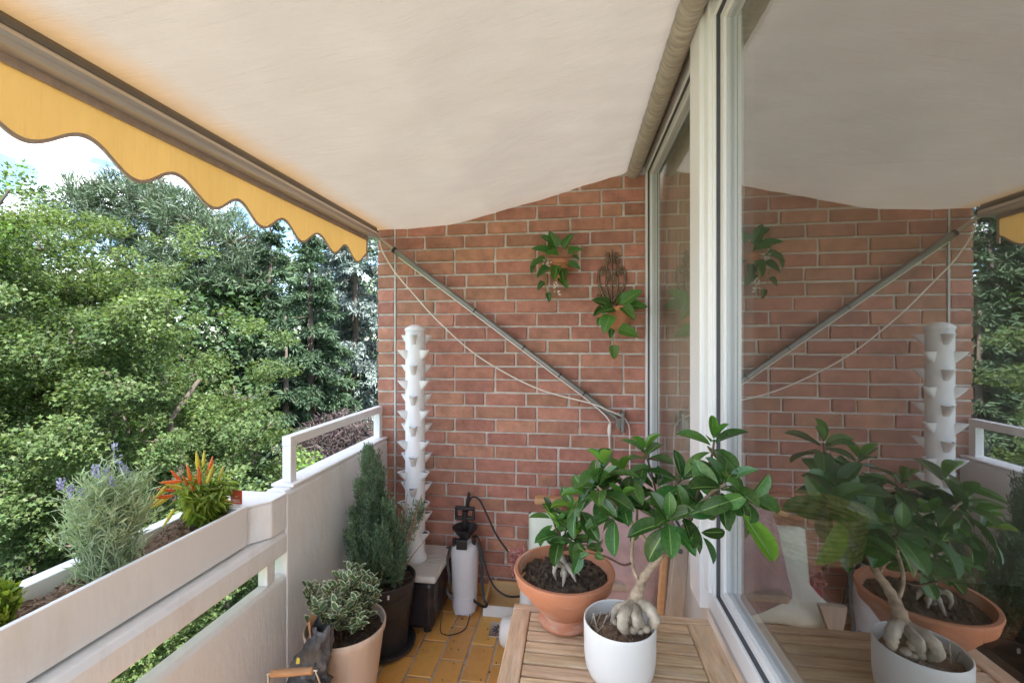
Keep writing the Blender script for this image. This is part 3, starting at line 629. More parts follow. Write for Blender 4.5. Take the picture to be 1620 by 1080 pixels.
BR = [  # branches: polyline, radius
 ([at(1012,925,1.085), at(1000,890,1.09), at(1001,855,1.10), at(1008,815,1.12), at(1004,790,1.13)], .0048),
 ([at(1040,886,1.08), at(1028,862,1.08), at(1000,828,1.07), at(970,795,1.06), at(945,768,1.05)], .0045),
 ([at(1000,890,1.09), at(985,893,1.08), at(958,880,1.06), at(930,874,1.05)], .0030),
 ([at(985,811,1.065), at(965,815,1.05)], .0025),
 ([T1, at(1075,842,1.06), at(1098,808,1.05), at(1125,780,1.02), at(1148,765,1.00)], .0060),
 ([at(1098,808,1.05), at(1108,765,1.06), at(1125,725,1.06), at(1130,695,1.06)], .0040),
 ([at(1125,780,1.02), at(1160,790,.985), at(1185,790,.97)], .0034),
 ([at(1050,872,1.075), at(1056,845,1.03), at(1058,822,1.00)], .0034),
 ([at(1040,886,1.08), at(1045,840,1.12), at(1040,790,1.15), at(1030,745,1.17), at(1020,715,1.17)], .0036),
 ([at(1042,800,1.145), at(1065,775,1.12), at(1078,755,1.10)], .0028),
]
for pts, r_ in BR:
    cp = catmull(pts, 5); P(MB().tube(cp, [r_*(1-.45*i/len(cp)) for i in range(len(cp))], 7), 'branch', 'bark' if r_ > .0044 else 'twig', smooth=True)
RO = [((945,766,1.05),(-.4,-.2,.9),11,.088), ((925,782,1.06),(-.8,-.2,.4),9,.080), ((1004,788,1.13),(0,-.2,1),9,.072), ((965,815,1.05),(-.5,-.5,.5),9,.072),
      ((1020,713,1.17),(-.1,0,1),10,.080), ((1078,755,1.10),(.2,-.3,.9),10,.082),
      ((985,745,1.12),(-.3,0,1),9,.078), ((905,800,1.07),(-.7,-.3,.5),8,.074), ((960,770,1.10),(0,-.3,.9),8,.072), ((1040,765,1.15),(.3,-.2,.9),7,.072),
      ((1058,820,1.00),(-.1,-.55,.7),11,.088), ((1085,812,1.02),(.3,-.5,.5),9,.086), ((1130,695,1.06),(.1,-.15,1),9,.084), ((1148,763,1.00),(.2,-.5,.8),11,.095), ((1185,790,.97),(.6,-.5,.2),9,.090), ((1140,800,1.00),(0,-.6,-.1),7,.088), ((985,790,1.07),(0,-.6,.5),8,.066),
      ((955,735,1.07),(-.3,0,1),7,.086), ((1110,845,1.03),(.5,-.4,-.2),6,.080), ((1010,830,1.09),(.1,-.5,.2),4,.060), ((930,874,1.05),(-.8,-.3,.2),4,.045)]
rr2 = random.Random(5)
for q, up, n_, L_ in RO: rosette(FL, wp, at(*q), up, max(4,n_-1), L_*.90, r=rr2, lo=-28, hi=60, young=FY if rr2.random() < .4 else None)
wp_leaves_extra = [((1190,835,.95),(.5,-.2,-.8),.10)]
for q, ax, L_ in wp_leaves_extra: put_leaf(FY, wp, at(*q)-Vector(ax)*.03, ax, (0,-1,.3), L_)

# --- armchair facing left, back against the window
ch = thing('armchair', 'wooden garden armchair behind the table against the window', 'chair', (.08, 2.1, 0)); P = under(ch)
P(MB().box(-.215, .36, 2.405, 2.475, .648, .684), 'armrest', 'arm_wood', bevel=.012, seg=3)
P(MB().box(.05, .36, 1.80, 1.86, .545, .575), 'armrest', 'grey_wood', bevel=.010, seg=3)
for y, zt in ((2.43,.648),(1.82,.545)):
    P(MB().extrude([(-.15,0),(-.11,0),(-.10,zt-.12),(-.06,zt-.005),(-.16,zt-.005),(-.145,zt-.10)], 'y', y, y+.028), 'front_leg', 'arm_wood' if y > 2 else 'grey_wood', bevel=.004)
    P(MB().extrude([(.22,0),(.26,0),(.30,zt-.005),(.26,zt-.005)], 'y', y, y+.028), 'rear_leg', 'grey_wood', bevel=.004)
def stile(y, name):
    n = 8; poly = [(.292,.30),(.350,.30),(.372,.66)]+[(.344+.028*math.cos(a), .68+.034*math.sin(a)) for a in np.linspace(0,math.pi,n)]
    return poly
# stiles stand a little in front of the window, rounded tops with a bolt hole
for y in (1.50,):
    q0, q1 = at(1077,968,1.515), at(1100,968,1.515)
    top = at(1090,850,1.515)
    zb = .35; cx_ = (q0.x+q1.x)/2; wd = .030
    b = MB(); poly = []
    x0, x1 = .318, .350
    for a in np.linspace(math.pi, 0, 10): poly.append((x1+.006-.0+.024*math.cos(a)-.004, .878+.030*math.sin(a)))
    poly += [(.352,.55),(.340,.30),(.285,.30),(.300,.55)]
    P(b.extrude(poly, 'y', 1.515, 1.56), 'back_stile', 'grey_wood', bevel=.005, seg=3)
    P(MB().tube([(.346,1.5135,.852),(.346,1.530,.852)], .0085, 14), 'bolt_hole', 'gasket')
P(MB().extrude([(.30,.30),(.335,.30),(.365,.84),(.335,.86)], 'y', 2.30, 2.34), 'back_stile', 'grey_wood', bevel=.005)
P(MB().extrude([(.27,.30),(.292,.30),(.325,.82),(.305,.82)], 'y', 1.60, 1.625), 'back_slat', 'arm_wood', bevel=.003)
for k in range(5): P(MB().extrude([(.30,.32),(.318,.32),(.352,.80),(.334,.80)], 'y', 1.70+k*.12, 1.76+k*.12), 'back_slat', 'grey_wood', bevel=.003)
for k in range(7): P(MB().box(-.16+k*.066, -.105+k*.066, 1.85, 2.43, .375, .395), 'seat_slat', 'arm_wood', bevel=.003)
P(MB().box(-.16, .32, 1.850, 1.875, .33, .374), 'seat_rail', 'arm_wood'); P(MB().box(-.16, .32, 2.40, 2.425, .33, .374), 'seat_rail', 'arm_wood')
def cushion(name, label, m, c, sx, sy, sz, rot, cat='cushion', pinch=.35, pow_=.5, parent=None, wr=.006):
    b = MB(); n = 22
    def surf(sgn):
        def fn(u, v):
            a, q = u*2-1, v*2-1; e = max(0, (1-a**4)*(1-q**4))**pow_
            px_ = 1-.07*(1-abs(a))*0; sh = 1-.10*(q*q)*(1-abs(a))-.0
            return Vector((a*sx/2*(1-.06*(1-q*q)*0), q*sy/2, sgn*sz/2*e+wr*math.sin(a*7+q*5)*e+wr*.7*math.sin(q*11-a*4)*e))
        return fn
    b.grid(surf(1), n, n); b.grid(surf(-1), n, n)
    me = b.mesh(name, m, True, fix=False); bm = bmesh.new(); bm.from_mesh(me); bmesh.ops.remove_doubles(bm, verts=bm.verts, dist=.0015); bmesh.ops.recalc_face_normals(bm, faces=bm.faces); bm.to_mesh(me); bm.free()
    o = link(name, me); o.location = c; o.rotation_euler = rot; tag(o, label, cat); return o
cushion('seat_cushion', 'pale white seat cushion on the wooden armchair', 'pale_cushion', (.06,2.11,.455), .46, .50, .13, (0,0,0))
cushion('back_cushion', 'pale mint cushion standing on the armchair by the brick wall', 'mint_cushion', (-.03,2.27,.525), .40, .27, .10, (R(78),0,R(4)))
cushion('pillow', 'pink flowered pillow leaning on the armchair behind the ficus', 'pink_fabric', (.22,2.12,.74), .40, .40, .13, (R(78),R(14),R(-40)), 'pillow')
cushion('pillow', 'mauve pillow propped against the window behind the table', 'mauve_fabric', (.19,1.90,.665), .38, .42, .13, (R(78),R(6),R(-24)), 'pillow')

# --- hydroponic tower on its water tank
hx, hy = -.890, 2.405
ht = thing('planting_tower', 'white column planter with rows of cups on a black tank', 'planter', (hx,hy,0)); P = under(ht)
P(MB().box(hx-.155, hx+.160, hy-.168, hy+.175, .022, .275), 'tank', 'tank_plastic', bevel=.03, seg=4)
for sx in (-1,1):
    for sy in (-1,1): P(MB().tube([(hx+sx*.115,hy+sy*.125,0),(hx+sx*.115,hy+sy*.125,.035)], .022, 12), 'foot', 'black_plastic')
lid = P(MB().box(hx-.172, hx+.178, hy-.185, hy+.19, .2755, .312), 'lid', 'lid_plastic', bevel=.016, seg=4)
for k in range(12):   # petal grooves embossed on the lid
    a = 2*math.pi*(k+.5)/12; pts = []
    for tt in np.linspace(-1,1,13):
        r_ = .075+.085*(1-tt*tt)**.5 if abs(tt) < 1 else .075
        aa = a+tt*.2; pts.append((hx+r_*math.cos(aa), hy+r_*math.sin(aa), .3125))
    MB().tube(pts, .0016, 4).build('groove', 'pvc_grey', lid)
P(MB().tube([(hx+.148,hy+.155,.3122),(hx+.148,hy+.155,.3150)], .012, 14), 'lid_plug', 'black_plastic')
P(MB().lathe([(0,.312),(.066,.312),(.068,.33),(.058,.345),(.0555,.35),(.0545,1.605)], 40, (hx,hy,0)), 'column', 'tower_plastic', smooth=40)
for k in range(8): P(MB().lathe([(.0546+.0003*(8-k)/8,-.0012),(.0560,0),(.0546+.0003*(8-k)/8,.0012)], 40, (hx,hy,.43+.158*k)), 'seam', 'tower_plastic')
P(MB().lathe([(.0575,1.598),(.0595,1.604),(.0585,1.610),(.045,1.622),(.02,1.633),(0,1.635)], 40, (hx,hy,0)), 'cap', 'tower_plastic', smooth=40)
# cup mesh: scoop along +X
def cup():
    b = MB(); n = 10; rows = [(0,1.08),(-.013,.90),(-.027,.66),(-.040,.40),(-.052,.10)]; vs = []
    for z, k in rows:
        for j in range(n+1):
            a = -math.pi/2+math.pi*j/n; vs.append((.046*k*math.cos(a)**.8 if abs(j-n/2) < n/2 else 0, .021*(.55+.45*k)*math.sin(a), z))
    fs = [(i*(n+1)+j, i*(n+1)+j+1, (i+1)*(n+1)+j+1, (i+1)*(n+1)+j) for i in range(len(rows)-1) for j in range(n)]
    b.add(vs, fs); b.add([(x*.88,y*.88,-.006) for x,y,z in vs[:n+1]]+[(0,0,-.006)], [(j,j+1,n+1) for j in range(n)], 1)
    b.tube([Vector(v) for v in vs[:n+1]], .0017, 5)
    return b.mesh('planting_cup', ['tower_plastic','soil'], True, fix=False)
cm = cup(); face = math.atan2(-hy, -hx)
for k in range(15):
    z = 1.575-.0845*k
    if z < .40: break
    for j in range(3):
        a = face+R(-12)+j*2*math.pi/3+(math.pi/3 if k % 2 else 0)
        o = link('planting_cup', cm, ht); o.location = (.051*math.cos(a), .051*math.sin(a), z); o.rotation_euler.z = a

# --- pressure sprayer
sxp, syp = -.618, 2.47
sp_ = thing('garden_sprayer', 'white pressure sprayer bottle with black pump handle by the brick wall', 'sprayer', (sxp,syp,0)); P = under(sp_); c = (sxp,syp,0)
P(MB().lathe([(0,.012),(.050,.004),(.064,.010),(.070,.03),(.0715,.10)], 36, c, sy=.9), 'water_level', 'sprayer_water', smooth=40)
P(MB().lathe([(.0715,.1001),(.073,.16),(.077,.26),(.079,.33),(.077,.365),(.066,.388),(.045,.398),(.034,.402),(.034,.42),(0,.42)], 36, c, sy=.9), 'bottle', 'sprayer_white', smooth=40)
for a in range(4): P(MB().tube([(sxp+.05*math.cos(a*1.57+.7),syp+.045*math.sin(a*1.57+.7),0),(sxp+.05*math.cos(a*1.57+.7),syp+.045*math.sin(a*1.57+.7),.03)], [.014,.018], 10), 'foot', 'sprayer_white')
P(MB().lathe([(.030,.40),(.034,.43),(.068,.470),(.072,.476),(.072,.482),(.066,.482),(.030,.445),(0,.445)], 36, c), 'funnel', 'black_plastic', smooth=40)
P(MB().tube([(sxp,syp,.44),(sxp,syp,.575)], .017, 14), 'pump_rod', 'black_plastic')
P(MB().box(sxp-.030,sxp+.028,syp-.082,syp-.055,.385,.440), 'front_clip', 'black_plastic', bevel=.004)
P(MB().tube([(sxp-.052,syp-.03,.385),(sxp-.052,syp-.03,.425)], .013, 10), 'valve', 'black_plastic'); P(MB().tube([(sxp+.055,syp-.01,.385),(sxp+.055,syp-.01,.435)], .011, 10), 'valve', 'black_plastic')
hz = .530
P(MB().box(sxp-.058,sxp+.058,syp-.012,syp+.012,hz+.048,hz+.066).box(sxp-.058,sxp-.044,syp-.012,syp+.012,hz+.0105,hz+.0475).box(sxp+.044,sxp+.058,syp-.012,syp+.012,hz+.0105,hz+.0475).box(sxp-.058,sxp+.058,syp-.012,syp+.012,hz-.008,hz+.010), 'pump_handle', 'black_plastic', bevel=.004)
P(MB().tube([(sxp+.005,syp+.02,.56),(sxp+.020,syp+.02,.67)], [.012,.009], 10), 'spray_grip', 'black_plastic')
hose = [at(741,795,2.48), at(747,786,2.47), at(758,790,2.46), at(770,813,2.44), at(785,845,2.42), at(805,873,2.40), at(822,890,2.40), at(840,905,2.40), at(850,925,2.42), at(832,940,2.40), at(806,943,2.36), at(787,933,2.37), at(775,915,2.40), at(768,895,2.42), at(762,870,2.45), at(757,852,2.47), at(752,846,2.48)]
P(MB().tube(catmull(hose, 7), .0055, 8), 'hose', 'black_plastic', smooth=True)
st = catmull([at(713,862,2.43), at(708,885,2.42), at(711,915,2.40), at(708,935,2.39), at(716,948,2.38)], 5); b = MB()
for a, q in zip(st[:-1], st[1:]): b.bar(a, q, .014, .003, up=(.3,-.9,.1))
P(b, 'strap', 'black_plastic')
st = catmull([at(757,858,2.45), at(762,890,2.43), at(763,920,2.40), at(765,945,2.36), at(770,957,2.36), at(762,958,2.38), at(748,948,2.44)], 6); b = MB()
for a, q in zip(st[:-1], st[1:]): b.bar(a, q, .016, .003, up=(.3,-.9,.1))
P(b, 'strap', 'black_plastic')
# thin pump lead on the floor
tag(MB().tube(catmull([at(700,930,2.37), at(699,945,2.35), at(700,965,2.30), Vector((-.70,2.27,.005)), Vector((-.64,2.25,.005)), Vector((-.58,2.30,.005)), Vector((-.575,2.38,.006)), Vector((-.58,2.45,.02))], 6), .0028, 6).build('pump_cable', 'black_plastic', smooth=True), 'thin black cable curling on the tiles by the sprayer', 'cable')

# --- wooden tray box
tr_ = thing('wooden_box', 'open shallow box with white outside and bare wood inside', 'box', (-.37, 2.53, 0)); P = under(tr_)
x0, x1, y0, y1, h = -.505, -.235, 2.435, 2.625, .105
P(MB().box(x0,x1,y0,y0+.006,.002,.062), 'front_face', 'white_ceramic'); P(MB().box(x0,x1,y0+.0062,y0+.014,.002,.062), 'front_board', 'box_wood')
P(MB().extrude([(y0+.0145,.002),(y1,.002),(y1,h),(y0+.0145,.062)], 'x', x0, x0+.012), 'side_board', 'box_wood'); P(MB().extrude([(y0+.0145,.002),(y1,.002),(y1,h),(y0+.0145,.062)], 'x', x1-.012, x1), 'side_board', 'box_wood')
P(MB().box(x0+.0125,x1-.0125,y1-.012,y1,.002,h), 'back_board', 'box_wood'); P(MB().box(x0+.0125,x1-.0125,y0+.0145,y1-.0125,.002,.010), 'base_board', 'box_wood')

# --- floor drain
dx, dy = -.390, 2.330
dr = thing('floor_drain', 'square metal drain grate set into the ochre tiles', 'drain', (dx,dy,0)); P = under(dr)
P(MB().box(dx-.055,dx+.055,dy-.06,dy+.06,.0014,.0040), 'plate', 'steel', bevel=.003)
for k in range(12):
    a = 2*math.pi*k/12; P(MB().bar((dx+.015*math.cos(a),dy+.015*math.sin(a),.0045), (dx+.042*math.cos(a),dy+.042*math.sin(a),.0045), .008, .0014), 'slot', 'gasket')
P(MB().tube([(dx,dy,.0041),(dx,dy,.0056)], .007, 10), 'screw', 'gasket')

# --- vase of dried flowers, white jug
vz = thing('vase', 'slim white vase with dried pink flowers behind the terracotta bowl', 'vase', (-.243, 2.36, 0)); P = under(vz); c = vz.location
P(MB().lathe([(0,0),(.040,0),(.046,.01),(.048,.10),(.044,.20),(.040,.235),(.036,.235),(.036,.21),(0,.21)], 32, c), 'body', 'white_ceramic', smooth=40)
pts, ax, nn, ss = [], [], [], []
for k in range(30):
    a = rnd.uniform(0,6.28); tip_ = Vector((c.x-.055+.045*math.cos(a)*rnd.random(), c.y+.05*math.sin(a)*rnd.random(), rnd.uniform(.32,.43)))
    P(MB().tube([(c.x,c.y,.21), tip_], .0012, 4), 'stem', 'dry_twig')
    for j in range(22):
        q = tip_+Vector((rnd.gauss(0,.010), rnd.gauss(0,.010), rnd.gauss(-.01,.016))); pts.append(q); ax.append((rnd.gauss(0,1),rnd.gauss(0,1),rnd.gauss(.4,1))); nn.append((rnd.gauss(0,1),rnd.gauss(0,1),1)); ss.append(rnd.uniform(.010,.020))
P(scatter_mesh('dried_flowers', pts, ax, nn, ss, *OVAL, 'dried_pink'), 'dried_flowers', None)['kind'] = 'stuff'
RB = leaf_mesh('red_bract', ['red_bract'], .55, .1, .3)
put_leaf(RB, vz, at(822,893,2.30), (.1,-.1,-1), (0,-1,.2), .085, 'red_bract'); put_leaf(RB, vz, at(828,880,2.31), (.3,-.1,-1), (.3,-1,.2), .075, 'red_bract')
jg = thing('canister', 'white plastic canister lying on the floor behind the table corner', 'canister', (-.30, 2.215, 0)); P = under(jg)
prof = [(0,0),(.035,.002),(.058,.010),(.068,.028),(.070,.06),(.070,.17),(.058,.195),(.025,.205),(.022,.225),(0,.226)]
b = MB().lathe(prof, 28); b.v = [(-.374+z, 2.215+x, .0735+y) for x, y, z in b.v]; P(b, 'body', 'white_ceramic', smooth=40)
P(MB().tube([(-.148,2.215,.0735),(-.128,2.215,.0735)], .026, 14), 'cap', 'pvc_grey')

# ------------------------------------------------------------------ wall pots and iron ornament
WL = [leaf_mesh('leaf', ['wall_leaf','ficus_rib'], w_, c_, f_, tip=.55) for w_, c_, f_ in ((.62,.15,.2),(.70,.25,.12),(.58,.05,.25))]
def half_pot(P, q, r, h):
    P(MB().lathe([(0,0),(r*.62,0),(r*.72,h*.08),(r*.92,h*.72),(r*.95,h*.78),(r*1.08,h*.79),(r*1.10,h),(r,h),(r*.95,h*.9),(0,h*.88)], 30, q), 'pot', 'wall_pot', smooth=38)
q = at(885,440,2.575); w1 = thing('wall_planter', 'small terracotta wall pot of trailing plants, left of the iron scrollwork', 'wall planter', (q.x,2.585,q.z-.01)); P = under(w1); c = Vector(w1.location)
half_pot(P, c, .058, .115); P(MB().tube([(c.x,c.y+.03,c.z+.09),(c.x,D,c.z+.10)], .004, 6), 'hook', 'iron_bronze')
r3 = random.Random(3)
for px, py, Y, ax, s in ((868,400,2.55,(-1,-.4,.3),.10),(880,392,2.55,(-.4,-.3,1),.10),(893,394,2.55,(.5,-.3,.8),.10),(866,412,2.53,(-1,-.3,-.4),.10),(884,405,2.52,(-.6,-.6,.1),.09),(898,400,2.55,(.9,-.3,.3),.085),(876,398,2.57,(-.2,.1,1),.09),
     (870,424,2.51,(-.7,-.3,-.55),.095),(882,420,2.50,(-.2,-.4,-.9),.10),(888,425,2.50,(.15,-.4,-.8),.09),(897,418,2.51,(.8,-.4,-.3),.085),(884,440,2.50,(.6,-.3,-.7),.085),(861,446,2.52,(-.5,-.2,-.6),.06),(868,462,2.53,(.1,-.1,-1),.055),(845,420,2.54,(-.3,-.1,-1),.05),(851,412,2.54,(-.8,-.1,-.6),.06),(872,382,2.57,(-.8,-.1,.6),.07),(905,405,2.55,(.8,-.2,-.5),.05)):
    put_leaf(r3.choice(WL), w1, at(px,py,Y), ax, (ax[0]*.1+r3.uniform(-.2,.2), -1, .8), s*1.02)
for pts in ([at(878,410,2.55), at(862,420,2.52), at(862,446,2.52), at(868,470,2.53)], [at(882,410,2.55), at(876,440,2.51), at(878,470,2.52)], [at(870,405,2.55), at(850,408,2.54), at(844,430,2.54)]):
    P(MB().tube(catmull(pts,4), .0018, 5), 'vine', 'chili_leaf', smooth=True)
for q in (at(861,412,2.53), at(868,416,2.52), at(880,452,2.50), at(884,462,2.50)):
    for k in range(5): put_leaf(WL[2], w1, q+Vector((r3.gauss(0,.006),r3.gauss(0,.004),r3.gauss(0,.008))), (r3.gauss(0,1),-.5,r3.gauss(0,1)), (0,-1,.2), .018, 'blossom').data
bl = leaf_mesh('blossom', ['petal'], .5, .1, .1)
for o in list(w1.children):
    if o.name.startswith('blossom'): o.data = bl
orn = thing('iron_ornament', 'bronze scrollwork wall ornament above the right terracotta pot', 'ornament', (at(968,500,2.635).x,2.635,at(968,500,2.635).z)); P = under(orn)
ox = at(968,440,2.635).x; oz = lambda py: at(968,py,2.635).z
def scroll(x, z, r, a0, turns, sgn):
    return [(x+sgn*r*(1-.75*t)*math.cos(a0+turns*6.283*t), 2.638, z+r*(1-.75*t)*math.sin(a0+turns*6.283*t)) for t in np.linspace(0,1,16)]
for s in (-1,1):
    P(MB().tube(catmull([(ox,2.638,oz(493)), (ox+s*.035,2.638,oz(476)), (ox+s*.072,2.638,oz(450)), (ox+s*.074,2.638,oz(430)), (ox+s*.058,2.638,oz(422))],5)+scroll(ox+s*.052,oz(430),.024,1.3,1.1,s), .0072, 6), 'scroll', 'iron_bronze', smooth=True)
    P(MB().tube(catmull([(ox+s*.006,2.640,oz(440)), (ox+s*.030,2.640,oz(425)), (ox+s*.026,2.640,oz(408))],5)+scroll(ox+s*.030,oz(412),.021,1.6,1.2,s), .0068, 6), 'scroll', 'iron_bronze', smooth=True)
    P(MB().tube(catmull([(ox+s*.004,2.641,oz(480)), (ox+s*.032,2.641,oz(455)), (ox+s*.028,2.641,oz(437))],5)+scroll(ox+s*.018,oz(441),.014,.6,1.1,s), .0068, 6), 'scroll', 'iron_bronze', smooth=True)
    P(MB().tube(catmull([(ox+s*.008,2.639,oz(478)), (ox+s*.045,2.639,oz(462)), (ox+s*.076,2.639,oz(470))],5)+scroll(ox+s*.062,oz(466),.018,.2,-1.1,s), .0068, 6), 'scroll', 'iron_bronze', smooth=True)
    P(MB().tube(scroll(ox+s*.024,oz(403),.013,-1.5,1.2,s), .0055, 6), 'scroll', 'iron_bronze', smooth=True)
P(MB().tube([(ox,2.642,oz(496)), (ox,2.642,oz(400)), (ox,2.642,oz(393))], [.005,.005,.001], 6), 'stem', 'iron_bronze')
q = at(980,520,2.575); w2 = thing('wall_planter', 'small terracotta wall pot of heart-leaved vine hung under the iron scrollwork', 'wall planter', (q.x,2.585,q.z)); P = under(w2); c = Vector(w2.location)
half_pot(P, c, .068, .125); P(MB().tube([(c.x,c.y+.03,c.z+.09),(c.x,D,c.z+.10)], .004, 6), 'hook', 'iron_bronze')
for px, py, Y, ax, s in ((985,480,2.54,(.8,-.3,.7),.13),(990,485,2.53,(1,-.4,.1),.12),(984,486,2.50,(.5,-.5,-.6),.12),(965,484,2.53,(-.8,-.3,.4),.11),(972,488,2.50,(-.7,-.5,-.1),.10),(966,498,2.49,(-.4,-.4,-.8),.115),(978,520,2.49,(.9,-.3,-.25),.12),(980,483,2.56,(.2,0,1),.08),(955,488,2.52,(-.8,-.3,-.6),.08),(971,545,2.50,(.05,-.1,-1),.085),(968,520,2.50,(-.2,-.2,-1),.06),(950,502,2.53,(-.3,-.1,-1),.055)):
    put_leaf(r3.choice(WL), w2, at(px,py,Y), ax, (ax[0]*.1+r3.uniform(-.2,.2), -1, .7), s*.95)
P(MB().tube(catmull([at(972,490,2.53), at(962,500,2.50), at(968,525,2.50), at(971,548,2.50)],5), .0022, 5), 'vine', 'chili_leaf', smooth=True)
P(MB().tube(catmull([at(980,485,2.53), at(955,485,2.53), at(949,500,2.53)],5), .0018, 5), 'vine', 'chili_leaf', smooth=True)

# ------------------------------------------------------------------ potted shrubs on the floor
def conifer_cloud(base, top, rfun, nb, seed, dens=30, L=.017, up=.9):
    r = np.random.default_rng(seed); pts, ax = [], []
    base = np.array(base); top = np.array(top)
    for k in range(nb):
        h = r.random()**.85; c = base+(top-base)*h; a = r.uniform(0,6.283); rr = rfun(h)*r.uniform(.55,1.12)
        out = np.array([math.cos(a), math.sin(a), 0]); n = int(dens*(.5+rr/.08))
        length = rr*1.25
        for t in np.linspace(.15,1,max(4,n)):
            p = c+out*rr*t**.8+np.array([0,0,length*up*t*t])
            d = out*(1-t*.6)+np.array([0,0,up*1.4*t])+r.normal(0,.55,3)
            pts.append(p+r.normal(0,.004,3)); ax.append(d)
    pts = np.array(pts); ax = np.array(ax); nn = r.normal(0,1,pts.shape)
    return pts, ax, nn, r.uniform(.7,1.3,len(pts))*L
dp = thing('potted_conifers', 'tall dwarf cypress shrubs in a round dark grey plastic pot', 'potted plant', (-.945, 2.13, 0)); P = under(dp); c = Vector(dp.location)
P(MB().lathe([(0,.004),(.135,.004),(.146,.012),(.150,.030),(.146,.030),(.140,.018),(0,.016)], 48, c), 'saucer', 'pot_plastic', smooth=38)
P(MB().lathe([(.104,.018),(.108,.024),(.126,.20),(.129,.205),(.1285,.212),(.131,.218),(.1305,.226),(.133,.232),(.138,.285),(.142,.290),(.148,.345),(.150,.35),(.147,.354),(.142,.35),(.138,.32),(0,.32)], 56, c), 'pot', 'pot_plastic', smooth=30)
soil_disc(P, (c.x,c.y,.324), .138, amp=.006)
q = c+Vector((.072,-.13,.325)); P(MB().box(q.x-.004,q.x+.004,q.y-.003,q.y+.003,q.z-.010,q.z+.008), 'sticker', 'white_ceramic')
lead = [((583,708,2.12),-.045,.00,.072,300),((598,742,2.10),-.02,-.03,.060,190),((568,762,2.10),-.06,-.02,.062,190),((612,798,2.07),.030,-.03,.062,200),((560,812,2.05),-.07,-.06,.060,170),((588,788,2.04),-.03,-.07,.060,190),((628,832,2.10),.055,-.02,.050,120),((552,850,2.12),-.09,.0,.055,130),((604,840,2.01),.01,-.08,.055,150)]
XS = [conifer_cloud((c.x+dx_,c.y+dy_,.33), at(*q), (lambda R_: lambda h: R_*1.5*(1-h)**.6*(.65+.35*math.sin(h*17+R_*90))+.012)(R_), nb_, 30+i, 24, L=.022, up=1.3) for i, (q,dx_,dy_,R_,nb_) in enumerate(lead)]
X5 = conifer_cloud((c.x+.085,c.y-.06,.335), at(640,868,2.08), lambda h: .03*(1-h)**.6+.006, 60, 8, 26)
cat = lambda *X: [np.concatenate(z) for z in zip(*X)]
Xa = cat(*XS,X5)
P(scatter_mesh('foliage', *Xa, *DIAM, ['cypress','cypress_pale'], (np.random.default_rng(3).random(len(Xa[0])) < .22).astype(int)), 'foliage', None)['kind'] = 'stuff'
for tp3, bs in ((at(583,712,2.11),(c.x-.045,c.y-.01,.325)), (at(612,800,2.07),(c.x+.035,c.y-.03,.325)), (at(562,810,2.05),(c.x-.06,c.y-.06,.325))): P(MB().tube([bs, tp3], [.006,.001], 6), 'stem', 'twig')
X4 = conifer_cloud(at(640,860,2.12), at(664,800,2.16), lambda h: .075*(1-h)**.5+.012, 70, 3, 16, L=.020)
P(scatter_mesh('pale_foliage', *X4, *DIAM, 'cypress_pale'), 'pale_foliage', None)['kind'] = 'stuff'
r4 = random.Random(11)
for k in range(16):
    e = at(r4.uniform(632,676), r4.uniform(775,850), r4.uniform(2.08,2.2)); bs = Vector((c.x+.075,c.y-.02,.33))
    P(MB().tube(catmull([bs, (bs*.55+e*.45)+Vector((-.012,0,.01)), e],4), [.0035*(1-i/9)+.0008 for i in range(9)], 5), 'dry_stem', 'dry_twig', smooth=True)

eu = thing('potted_euonymus', 'variegated green and cream shrub in a tall pale pot', 'potted plant', (-.925, 1.70, 0)); P = under(eu); c = Vector(eu.location)
P(MB().lathe([(0,0),(.098,0),(.104,.006),(.150,.352),(.157,.362),(.160,.385),(.157,.392),(.152,.388),(.148,.35),(0,.35)], 56, c), 'pot', 'pale_pot', smooth=35)
P(MB().lathe([(0,.001),(.128,.001),(.136,.02),(.133,.02),(.126,.0055),(.11,.005)], 48, c), 'saucer', 'pale_pot', smooth=35)
soil_disc(P, (c.x,c.y,.352), .147, amp=.006)
EL = [leaf_mesh('leaf', ['eu_green','eu_cream'], .52, cc, .12, 5, .8, rim=.72, wav=.02) for cc in (.1,.25)]
EG = leaf_mesh('leaf', ['eu_green','eu_cream'], .46, .15, .12, 5, .8, rim=.92)
r5 = random.Random(21)
for k in range(64):
    tall = k < 3
    a = r5.uniform(0,6.283); rr = r5.uniform(.02,.165); H_ = r5.uniform(.05,.17)*(1.25-rr*3)+.05
    tip_ = c+Vector((rr*math.cos(a)*1.05, rr*math.sin(a)*1.05, .36+H_))
    if k == 0: tip_ = at(555,900,1.74)
    if k == 1: tip_ = at(548,925,1.72)
    if k == 2: tip_ = at(500,965,1.66)
    if k == 3: tip_ = at(515,960,1.72)
    if k == 4: tip_ = at(490,985,1.60)
    bs = c+Vector((rr*.5*math.cos(a), rr*.5*math.sin(a), .352)); cp = catmull([bs, (bs+tip_)/2+Vector((0,0,.02)), tip_], 5)
    P(MB().tube(cp, .0018, 5), 'stem', 'twig')
    for j, t in enumerate(np.linspace(.35,1,5)):
        q = cp[min(len(cp)-1,int(t*(len(cp)-1)))]; up = (cp[-1]-cp[0]).normalized()
        for s in (0,1):
            az = j*1.57+s*3.14+r5.uniform(-.4,.4); d = Vector((math.cos(az),math.sin(az),r5.uniform(.25,.8)+(1.2 if t > .95 else 0)))
            put_leaf(EG if k == 2 else r5.choice(EL), eu, q, d, Vector((0,0,1))-d*.2+Vector((r5.uniform(-.3,.3),r5.uniform(-.5,0),0)), r5.uniform(.036,.052)*(.8 if t > .95 else 1))

